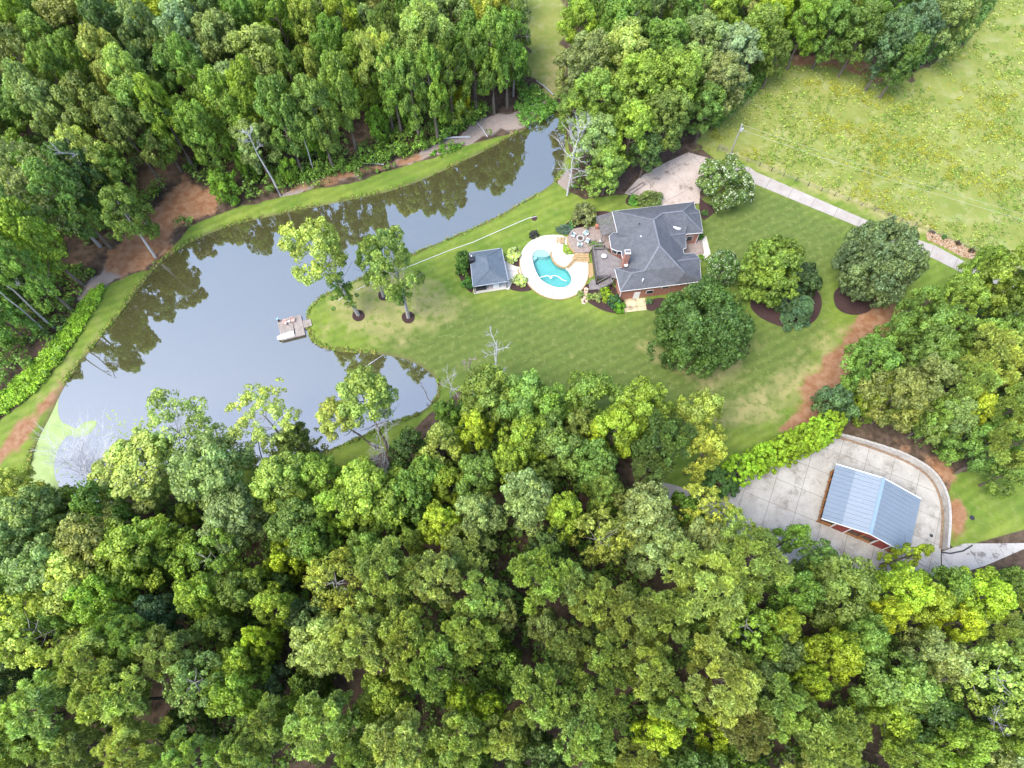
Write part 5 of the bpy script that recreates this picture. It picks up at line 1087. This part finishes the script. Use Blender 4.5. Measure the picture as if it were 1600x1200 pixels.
for i in range(n): bm.faces.new((tv[i], tv[(i+1) % n], bv_[(i+1) % n], bv_[i]))
bm.faces.new(bv_); bm_obj('basin', bm, M_pfloor, pool)
shp = xy(Z2([(812,352), (850,318), (900,308), (950,323), (978,352), (975,366), (915,380), (860,372), (815,368)]), -.1)
bm = bmesh.new(); prism(bm, smooth_poly(shp, 1), -1.25, -.15); bm_obj('tanning_shelf', bm, M_pshelf, pool)
for k in range(2):
    bm = bmesh.new(); prism(bm, xy(Z2([(813, 372+14*k), (860-8*k, 376+14*k), (850-14*k, 392+12*k), (820, 410+10*k)]), -.2), -1.2, -.35-.25*k); bm_obj('pool_step', bm, M_pshelf, pool)
t = NT('pool_water'); tr = t.n('ShaderNodeBsdfTransparent'); tr.inputs[0].default_value = (.72, .95, .95, 1); gl = t.n('ShaderNodeBsdfGlossy'); gl.inputs['Roughness'].default_value = .05
fr_ = t.n('ShaderNodeFresnel'); fr_.inputs[0].default_value = 1.33; mx = t.n('ShaderNodeMixShader'); t.l(fr_.outputs[0], mx.inputs[0]); t.l(tr.outputs[0], mx.inputs[1]); t.l(gl.outputs[0], mx.inputs[2]); t.l(mx.outputs[0], t.out.inputs[0])
bm = bmesh.new(); bm.faces.new([bm.verts.new((p.x, p.y, .02)) for p in (pool_w if True else [])]); bm_obj('water', bm, t.m, pool)
hs = [P(*Z2([q])[0], .05) for q in ((885,575), (930,562), (975,556), (985,590), (1005,572), (985,560), (1030,556), (1070,570), (1100,600), (1140,608))]
bm = bmesh.new(); tube(bm, [Vector((p.x, p.y, .05)) for p in smooth_poly([Vector((h.x, h.y)) for h in hs], 2, False)], [.07]*len(smooth_poly([Vector((h.x, h.y)) for h in hs], 2, False)), 6); tag(bm_obj('pool_cleaner_hose', bm, M_white), 'white cleaner hose looping on the turquoise pool water', 'hose')
# flagstones by the landing
fs = [(916,452), (915.5,456), (914.5,460), (913.5,465), (911,469), (915,471), (912,473)]
pa = bpy.data.objects.new('flagstone_path', None); C.objects.link(pa); tag(pa, kind='structure')
rs = random.Random(6)
for q in fs:
    c = P(*q); bm = bmesh.new(); r_ = rs.uniform(.35, .5); prism(bm, [Vector((c.x+math.cos(a)*r_*rs.uniform(.8, 1.2), c.y+math.sin(a)*r_*rs.uniform(.8, 1.1))) for a in np.arange(0, 6.2, .9)], 0, .09); bm_obj('flagstone', bm, M_paver if False else mottled('terracotta_stone', (.42, .30, .2), (.5, .37, .27), 3, .8, .2, .01) if q is fs[0] else bpy.data.materials['terracotta_stone'], pa)
bm = bmesh.new(); prism(bm, [P(*Z2([q])[0], 0).xy for q in ((1355,440), (1390,440), (1400,560), (1360,590), (1345,540))], 0, .07); tag(bm_obj('gravel_strip', bm, M_stone), kind='structure')

# ------------------------------------------------------------------ pavilion
rz3 = 2.9
pv = [P(*q, rz3) for q in Z2([(205,338), (515,293), (582,612), (240,665)])]; rd = [P(*Z2([(368,372)])[0], 4.5), P(*Z2([(395,500)])[0], 4.5)]
pav = empty('pool_pavilion', (*((pv[0]+pv[2])/2).xy, 0), 'small open pavilion with blue-grey hip roof left of the pool', 'pavilion')
bm = bmesh.new(); v = [bm.verts.new(p) for p in pv+rd]
for f in ((0, 1, 4), (1, 2, 5, 4), (2, 3, 5), (3, 0, 4, 5)): bm.faces.new([v[i] for i in f])
bmesh.ops.recalc_face_normals(bm, faces=bm.faces[:])
for f in bm.faces:
    if f.normal.z < 0: f.normal_flip()
bmesh.ops.solidify(bm, geom=bm.faces[:], thickness=.12); pr = bm_obj('roof', bm, M_roof2, pav)
for a_, b_ in ((rd[0], rd[1]), (pv[0], rd[0]), (pv[1], rd[0]), (pv[2], rd[1]), (pv[3], rd[1])): bm = bmesh.new(); beam(bm, a_+Vector((0, 0, .05)), b_+Vector((0, 0, .05)), .25, .05); bm_obj('ridge_cap', bm, M_roof2, pr)
for i in range(4): bm = bmesh.new(); beam(bm, pv[i]-Vector((0, 0, .05)), pv[(i+1) % 4]-Vector((0, 0, .05)), .1, .16); bm_obj('fascia', bm, mottled('grey_fascia', (.3, .32, .35), (.38, .4, .42), 3, .6, .3, 0) if i == 0 else bpy.data.materials['grey_fascia'], pr)
pc = inset([p.xy for p in pv], .3); bm = bmesh.new(); prism(bm, inset([p.xy for p in pv], .05), -.1, .12); bm_obj('floor_slab', bm, M_pooldeck, pav)
for q in pc: bm = bmesh.new(); box(bm, (q.x, q.y, 1.45), (.16, .16, 2.7)); bm_obj('post', bm, M_dark, pav)
q = P(*Z2([(315,690)])[0], .6); ang = math.atan2((pv[2]-pv[3]).y, (pv[2]-pv[3]).x)
bm = bmesh.new(); box(bm, (q.x, q.y+.5, .6), (2.1, .9, .95), ang); tag(bm_obj('outdoor_sofa', bm, M_dark), 'dark sofa block under the left end of the pavilion roof', 'sofa')
q = P(*Z2([(460,655)])[0], .8); bm = bmesh.new(); box(bm, (q.x, q.y+.35, .57), (1.2, .8, .9), ang); box(bm, (q.x, q.y+.35, 1.05), (1.3, .9, .06), ang); tag(bm_obj('cabinet', bm, M_white), 'pale cabinet under the pavilion roof on the pool side', 'cabinet')
q = P(*Z2([(226,385)])[0], 3.9); bm = bmesh.new(); box(bm, (q.x, q.y-.15, 2.0), (.85, 1.3, 4.0), ang); cm_ = bm_obj('chimney', bm, M_dark, pav); bm = bmesh.new(); box(bm, (q.x, q.y-.15, 4.05), (.95, 1.4, .12), ang); box(bm, (q.x, q.y-.05, 4.2), (.4, .4, .2), ang); bm_obj('chimney_cap', bm, M_dark, cm_); bm = bmesh.new(); cyl(bm, (q.x, q.y+.1, 4.3), .2, .1, 10); bm_obj('flue', bm, M_wire, cm_)
slabs('walk', xy(Z2([(545,405), (600,440), (650,468), (700,478), (712,545), (640,590), (610,640), (590,690), (560,695)]), .1), -.1, .11, (.2, 1), 2.4, 0, M_pooldeck, 'pavilion_walk')

# ------------------------------------------------------------------ shrubs
bush2 = mk('crown_hosta', 401, 1, .7, 'round', 16, 8, 22, .4, .2, .18, flower=.22)
def shrub(px, py, r, h, col, label, mesh=None, name='shrub', group=None, sx=1.0, cat='shrub'):
    c = P(px, py, h*.5); R = r*proj(c)[2]/FPX; e = empty(name, (c.x, c.y, 0), label, cat, group, rg.uniform(0, 6.28) if sx == 1 else 0)
    o = bpy.data.objects.new('foliage', mesh or rg.choice(PR['bush'])); C.objects.link(o); o.parent = e; o.scale = (R*sx/.85, R/.85, h/(1.35 if mesh is None else .8)); o.color = (*col, 1)
    bm = bmesh.new(); tube(bm, [(0, 0, -.1), (.02, 0, h*.5)], [.05+.02*h, .03], 5); s = bm_obj('stem', bm, M_bark, e, False)
    return e
shrub(800.7, 400, 10, .9, (.26, .32, .08), 'white-edged hosta clump in the mulch bed above the pavilion walk', bush2, 'hosta'); shrub(812.5, 438, 8.5, .8, (.24, .30, .08), 'white-edged hosta clump in the mulch bed below the pavilion walk', bush2, 'hosta')
shrub(724, 402, 9, 2.6, (.055, .11, .025), 'tall green shrub left of the pavilion, upper of three'); shrub(722, 420, 9, 2.4, (.06, .12, .025), 'tall green shrub left of the pavilion, middle of three'); shrub(732, 442, 8, 2.0, (.06, .14, .03), 'round green shrub by the lower-left pavilion corner')
shrub(834, 367, 6, .9, (.03, .03, .035), 'small dark purple shrub on the upper edge of the pool deck')
shrub(912, 336, 16, 3.0, (.11, .12, .05), 'large mauve-tinged olive shrub beside the pergola'); shrub(883, 359, 8, .6, (.05, .075, .06), 'low grey-blue juniper at the patio edge', sx=1.3); shrub(894, 352, 5, .8, (.05, .15, .05), 'small bright green shrub between juniper and patio')
shrub(1018, 314, 15, 1.6, (.075, .10, .03), 'clipped olive-green shrub between parking pad and roof', sx=1.1); shrub(992, 312, 9, .6, (.06, .15, .025), 'low green plant in the small bed by the parking pad'); shrub(1102, 333, 4.5, .8, (.05, .10, .03), 'small round shrub in the mulch at the roof corner')
shrub(907, 460, 4.6, .8, (.16, .20, .07), 'pale variegated shrub left of the flagstones below the stairs'); shrub(920.6, 463, 4.8, .8, (.15, .20, .06), 'pale variegated shrub just right of the flagstones'); shrub(933, 464, 6, .9, (.17, .21, .08), 'pale round shrub in the middle of the mulch bed below the deck')
shrub(945, 452, 6, 1.2, (.14, .22, .015), 'lime-yellow shrub nearest the deck stairs'); shrub(949, 463, 8, 1.2, (.16, .22, .015), 'larger lime-yellow shrub below the deck stairs'); shrub(958.5, 470, 9.5, 1.6, (.035, .085, .035), 'dark green ball-shaped shrub by the brick house corner'); shrub(968, 481, 8, 1.2, (.085, .19, .015), 'bright green oval shrub at the corner of the basement stoop')
shrub(1015, 471, 4, .6, (.06, .12, .06), 'small round shrub right of the basement stoop'); shrub(1096, 402, 4, .8, (.10, .18, .02), 'small yellow-green shrub at the front roof corner'); shrub(1094, 369, 5, .7, (.05, .11, .02), 'low green shrub by the front walk')
shrub(930, 385, 8, 1.0, (.06, .12, .02), 'grassy green shrub in the gap between patio and deck', sx=1.2); shrub(889, 390, 8, .4, (.14, .20, .02), 'strip of yellow-green groundcover on the patio slope', sx=1.0)
shrub(1098,435, 6, 1.0, (.12, .2, .02), 'bright green shrub peeking between house and oak')

# ------------------------------------------------------------------ dock
DK = .05
def Z8(a, b): return (420+a/15, 470+b/15)
dd_ = [P(*Z8(*p), DK).xy for p in ((195,460), (745,325), (855,795), (300,935))]
dock = empty('floating_dock', (*((dd_[0]+dd_[2])/2), WZ), 'square wooden dock at the tip of the lawn peninsula', 'dock')
nb = 24
for k in range(nb):
    t0, t1 = k/nb, (k+1)/nb; b = bmesh.new(); prism(b, inset([dd_[0].lerp(dd_[1], t0), dd_[0].lerp(dd_[1], t1), dd_[3].lerp(dd_[2], t1), dd_[3].lerp(dd_[2], t0)], .012), DK-.05, DK+(k % 3)*.006); bm_obj('plank', b, M_dock, dock)
b = bmesh.new(); prism(b, inset(dd_, .04), WZ-.1, DK-.06); bm_obj('frame', b, M_railwood, dock)
gw = [P(*Z8(*p), DK+.1).xy for p in ((785,468), (975,425), (1015,578), (822,632))]
gang = empty('gangway', (*gw[2], 0), 'short wooden gangway joining dock and grassy shore', 'gangway')
for k in range(8):
    t0, t1 = k/8, (k+1)/8; b = bmesh.new(); prism(b, inset([gw[0].lerp(gw[1], t0), gw[0].lerp(gw[1], t1), gw[3].lerp(gw[2], t1), gw[3].lerp(gw[2], t0)], .012), DK+.02, DK+.1+(k % 2)*.004); bm_obj('plank', b, M_dock, gang)
for s in ((0, 1), (3, 2)): b = bmesh.new(); beam(b, (*gw[s[0]], DK), (*gw[s[1]], DK), .08, .1); bm_obj('runner', b, M_railwood, gang)
q = P(*Z8(200,420), 1.1); e = empty('dock_piling', (q.x, q.y, WZ), 'dark piling with pale blue cap at the dock corner', 'piling'); b = bmesh.new(); cyl(b, (q.x, q.y, WZ-.8), .2, 1.9, 12); bm_obj('post', b, M_dark, e); b = bmesh.new(); cyl(b, (q.x, q.y, 1.0), .24, .14, 12); bm_obj('cap', b, M_blue, e)
c1, c2 = P(*Z8(375,510), DK+.5), P(*Z8(550,450), DK+.5); tgt = P(*Z8(480,560), 0).xy
chair(c1, tgt+Vector((-1, -1)), 'left reddish chair on the dock, nearest the blue-capped piling', (M_pink, M_pink), DK, 1.05, 'dock_chair', 'two chairs on the dock'); chair(c2, tgt+Vector((1, -1)), 'right reddish chair on the dock, nearest the shore', (M_pink, M_pink), DK, 1.05, 'dock_chair', 'two chairs on the dock')
q = P(*Z8(462,485), .4); e = empty('side_table', (q.x, q.y, DK), 'tiny pale side table between the two dock chairs', 'table'); b = bmesh.new(); box(b, (q.x, q.y, DK+.42), (.42, .42, .05)); bm_obj('table_top', b, M_white, e)
for sx in (-1, 1):
    for sy in (-1, 1): b = bmesh.new(); box(b, (q.x+sx*.16, q.y+sy*.16, DK+.2), (.05, .05, .4)); bm_obj('leg', b, M_white, e)
b = bmesh.new(); beam(b, P(*Z8(560,520), .12), P(*Z8(595,690), .12), .07, .05); beam(b, P(*Z8(590,660), .13), P(*Z8(605,800), .13), .16, .04); tag(bm_obj('oar', b, M_dark), 'dark oar lying on the dock beside the white boat', 'oar')
# upturned boat
ba, bb = P(*Z8(190,860), .4), P(*Z8(585,745), .4); d = (bb.xy-ba.xy).normalized(); L = (bb.xy-ba.xy).length; boat = empty('jon_boat', (ba.x, ba.y, DK), 'small white boat lying upside down along the dock edge', 'boat')
n2 = Vector((-d.y, d.x)); secs = [(0, .30, .22), (.12, .46, .30), (.35, .56, .34), (.7, .58, .36), (1, .55, .34)]; bm = bmesh.new(); rings = []
for t_, w_, h_ in secs:
    c = ba.xy+d*L*t_; rings.append([bm.verts.new((c.x+n2.x*s*w_, c.y+n2.y*s*w_, z)) for s, z in ((-1, DK+.03), (-.98, DK+.12), (-.72, DK+h_), (-.25, DK+h_+.04), (.25, DK+h_+.04), (.72, DK+h_), (.98, DK+.12), (1, DK+.03))])
for a_, b_ in zip(rings, rings[1:]):
    for k in range(7): bm.faces.new((a_[k], a_[k+1], b_[k+1], b_[k]))
bm.faces.new(rings[0]); bm.faces.new(rings[-1][::-1]); bmesh.ops.recalc_face_normals(bm, faces=bm.faces[:]); bm_obj('hull', bm, M_white, boat, smooth=False)
for s in (-1, 1):
    bm = bmesh.new(); p0 = ba.xy+d*.3+n2*s*.5; p1 = bb.xy+n2*s*.6; beam(bm, (*p0, DK+.07), (*p1, DK+.07), .06, .06); bm_obj('gunwale', bm, M_wire, boat)
# white pipe along the peninsula
def pipe(pts, label):
    p = [P(*q, .06) for q in pts]; bm = bmesh.new(); tube(bm, p, [.075]*len(p), 6); tag(bm_obj('white_pipe', bm, M_cap2), label, 'pipe', 'white pipe runs along the peninsula')
pipe([(838,338), (825,341), (790,356), (740,378), (700,392), (660,408), (628,421)], 'long white pipe on the lawn from pavilion end toward the peninsula trees'); pipe([(586,438), (572,446), (556,453)], 'white pipe piece between two peninsula trees'); pipe([(536,464), (528,470)], 'shortest white pipe piece, nearest the dock')

# ------------------------------------------------------------------ utility poles, wires, fence
def pole(b, H, label):
    e = empty('utility_pole', (b.x, b.y, 0), label, 'utility pole'); bm = bmesh.new(); tube(bm, [(b.x, b.y, -.3), (b.x, b.y, H)], [.2, .14], 10); bm_obj('post', bm, M_pole, e)
    bm = bmesh.new(); cyl(bm, (b.x+.35, b.y-.1, H-1.6), .28, .8, 12); tf = bm_obj('transformer', bm, M_wire, e); bm = bmesh.new(); cyl(bm, (b.x+.35, b.y-.1, H-.8), .06, .2, 8); bm_obj('bushing', bm, M_dark, tf)
    bm = bmesh.new(); cyl(bm, (b.x, b.y, H), .07, .25, 8); bm_obj('insulator', bm, M_white, e); return e
p1 = P(1141,240); pole(p1, 8.6, 'grey utility pole with transformer behind the white-flowered tree')
far = P(1900, 470); fz = 8.6
pl = empty('power_line', (p1.x, p1.y, 8), 'two thin wires strung from the pole across the field', 'wires')
for z, sag, rr2 in ((8.7, 1.6, .014), (7.4, 1.7, .018)):
    a_ = Vector((p1.x, p1.y, z)); b_ = Vector((far.x, far.y, z)); pts = [a_.lerp(b_, k/24)-Vector((0, 0, sag*4*(k/24)*(1-k/24))) for k in range(25)]; bm = bmesh.new(); tube(bm, pts, [rr2]*25, 4); bm_obj('wire', bm, M_wire, pl)
fl = [P(*q) for q in ((1120,236), (1148,246), (1186,260), (1262,291), (1345,322), (1450,362), (1540,400), (1640,446))]
fence = empty('field_fence', (fl[2].x, fl[2].y, 0), 'low post-and-wire fence between driveway and rough field', 'fence')
tot = [(fl[k+1]-fl[k]).length for k in range(len(fl)-1)]; rs = random.Random(8)
for k in range(len(fl)-1):
    n = max(1, round(tot[k]/3.0))
    for j in range(n): q = fl[k].lerp(fl[k+1], j/n); bm = bmesh.new(); h = 1.25+rs.uniform(-.05, .1); tube(bm, [(q.x, q.y, -.2), (q.x+rs.uniform(-.05, .05), q.y, h)], [.08, .07], 6); bm_obj('post', bm, M_dark if (k*7+j) % 6 == 3 else M_railwood, fence)
    for z in (.45, .8, 1.12): bm = bmesh.new(); tube(bm, [fl[k]+Vector((0, 0, z)), fl[k+1]+Vector((0, 0, z))], [.02, .02], 4); bm_obj('wire', bm, M_deadbrown, fence)
ga, gb = P(1123,235), P(1136,240); gate = empty('metal_gate', (ga.x, ga.y, 0), 'small rusty metal gate beside the utility pole', 'gate')
for z in (.25, .6, .95, 1.25): bm = bmesh.new(); beam(bm, ga+Vector((0, 0.6, z)), gb+Vector((0, .6, z)), .05, .05); bm_obj('rail', bm, M_deadbrown, gate)
for t_ in (0, .5, 1): q = ga.lerp(gb, t_); bm = bmesh.new(); box(bm, (q.x, q.y+.6, .7), (.08, .08, 1.3)); bm_obj('upright', bm, M_deadbrown, gate)
# rock border with mulch spots
rkp = [(1448,364),(1470,368),(1500,382),(1532,400),(1530,408),(1505,402),(1475,386),(1448,374)]
a, b = poly_pts(rkp, 900, 21); rs = np.random.RandomState(3); Vs, Fs, cnt = [], [], 0
for x_, y_ in zip(a, b):
    r_ = rs.uniform(.12, .3); base = np.array([[1, 0, -.3], [0, 1, -.3], [-1, 0, -.3], [0, -1, -.3], [.5, .5, .6], [-.5, .5, .7], [-.5, -.5, .55], [.5, -.5, .65]])*r_*rs.uniform(.8, 1.2, (8, 3))
    Vs.append(base+np.array([x_, y_, .1])); Fs.append(np.array([[4, 5, 6, 7], [0, 1, 5, 4], [1, 2, 6, 5], [2, 3, 7, 6], [3, 0, 4, 7]])+8*cnt); cnt += 1
t = NT('tan_rock'); oi = t.noise(3, 2); M_rock = t.fin(t.ramp(oi, [(.3, (.20, .10, .05)), (.5, (.30, .20, .11)), (.7, (.40, .34, .27))]), .85, .2)
me = np_mesh('border_rocks', np.concatenate(Vs), np.concatenate(Fs)); tag(link('border_rocks', me, M_rock), 'tan and rust coloured rocks lining the driveway verge', 'rocks', kind='stuff')
for q in ((1456,366), (1475,374), (1496,385), (1518,396)): sheet('mulch_ring', ring(q, 6), -.1, .16, M_mulch)
for i, (q, ps) in enumerate((((1475,371), 'leftmost of three'), ((1497,380), 'middle of three'), ((1518,392), 'rightmost of three'))): shrub(q[0], q[1], 3.4, .8, (.05, .12, .03) if i == 0 else (.05, .035, .03), ('leafy green' if i == 0 else 'nearly bare brown')+' sapling in the rock border, '+ps, name='sapling', group='saplings in the rock border')
# drain cover and small details
bm = bmesh.new(); c = P(1511,812); cyl(bm, (c.x, c.y, 1.0), .45, .5, 14); tag(bm_obj('drain_cover', bm, M_dark), 'small round dark drain in the grass right of the wall', 'drain')
bm = bmesh.new(); c = P(1455,837); cyl(bm, (c.x, c.y, .06), .3, .03, 12); tag(bm_obj('drain_cover', bm, M_dark), 'small round dark drain on the barn lot by the wall end', 'drain')
bm = bmesh.new(); c = P(994,293)
for a_, b_ in (((981,300), (1004,285)), ((986,303), (1008,288)), ((981,300), (986,303)), ((1004,285), (1008,288))): beam(bm, P(*a_, .15), P(*b_, .15), .2, .3)
tag(bm_obj('timber_frame', bm, M_deadbrown), 'low rectangular timber frame at the edge of the parking pad', 'timber frame')
print('objects', len(bpy.data.objects), 'tris', sum(len(m.polygons) for m in bpy.data.meshes))
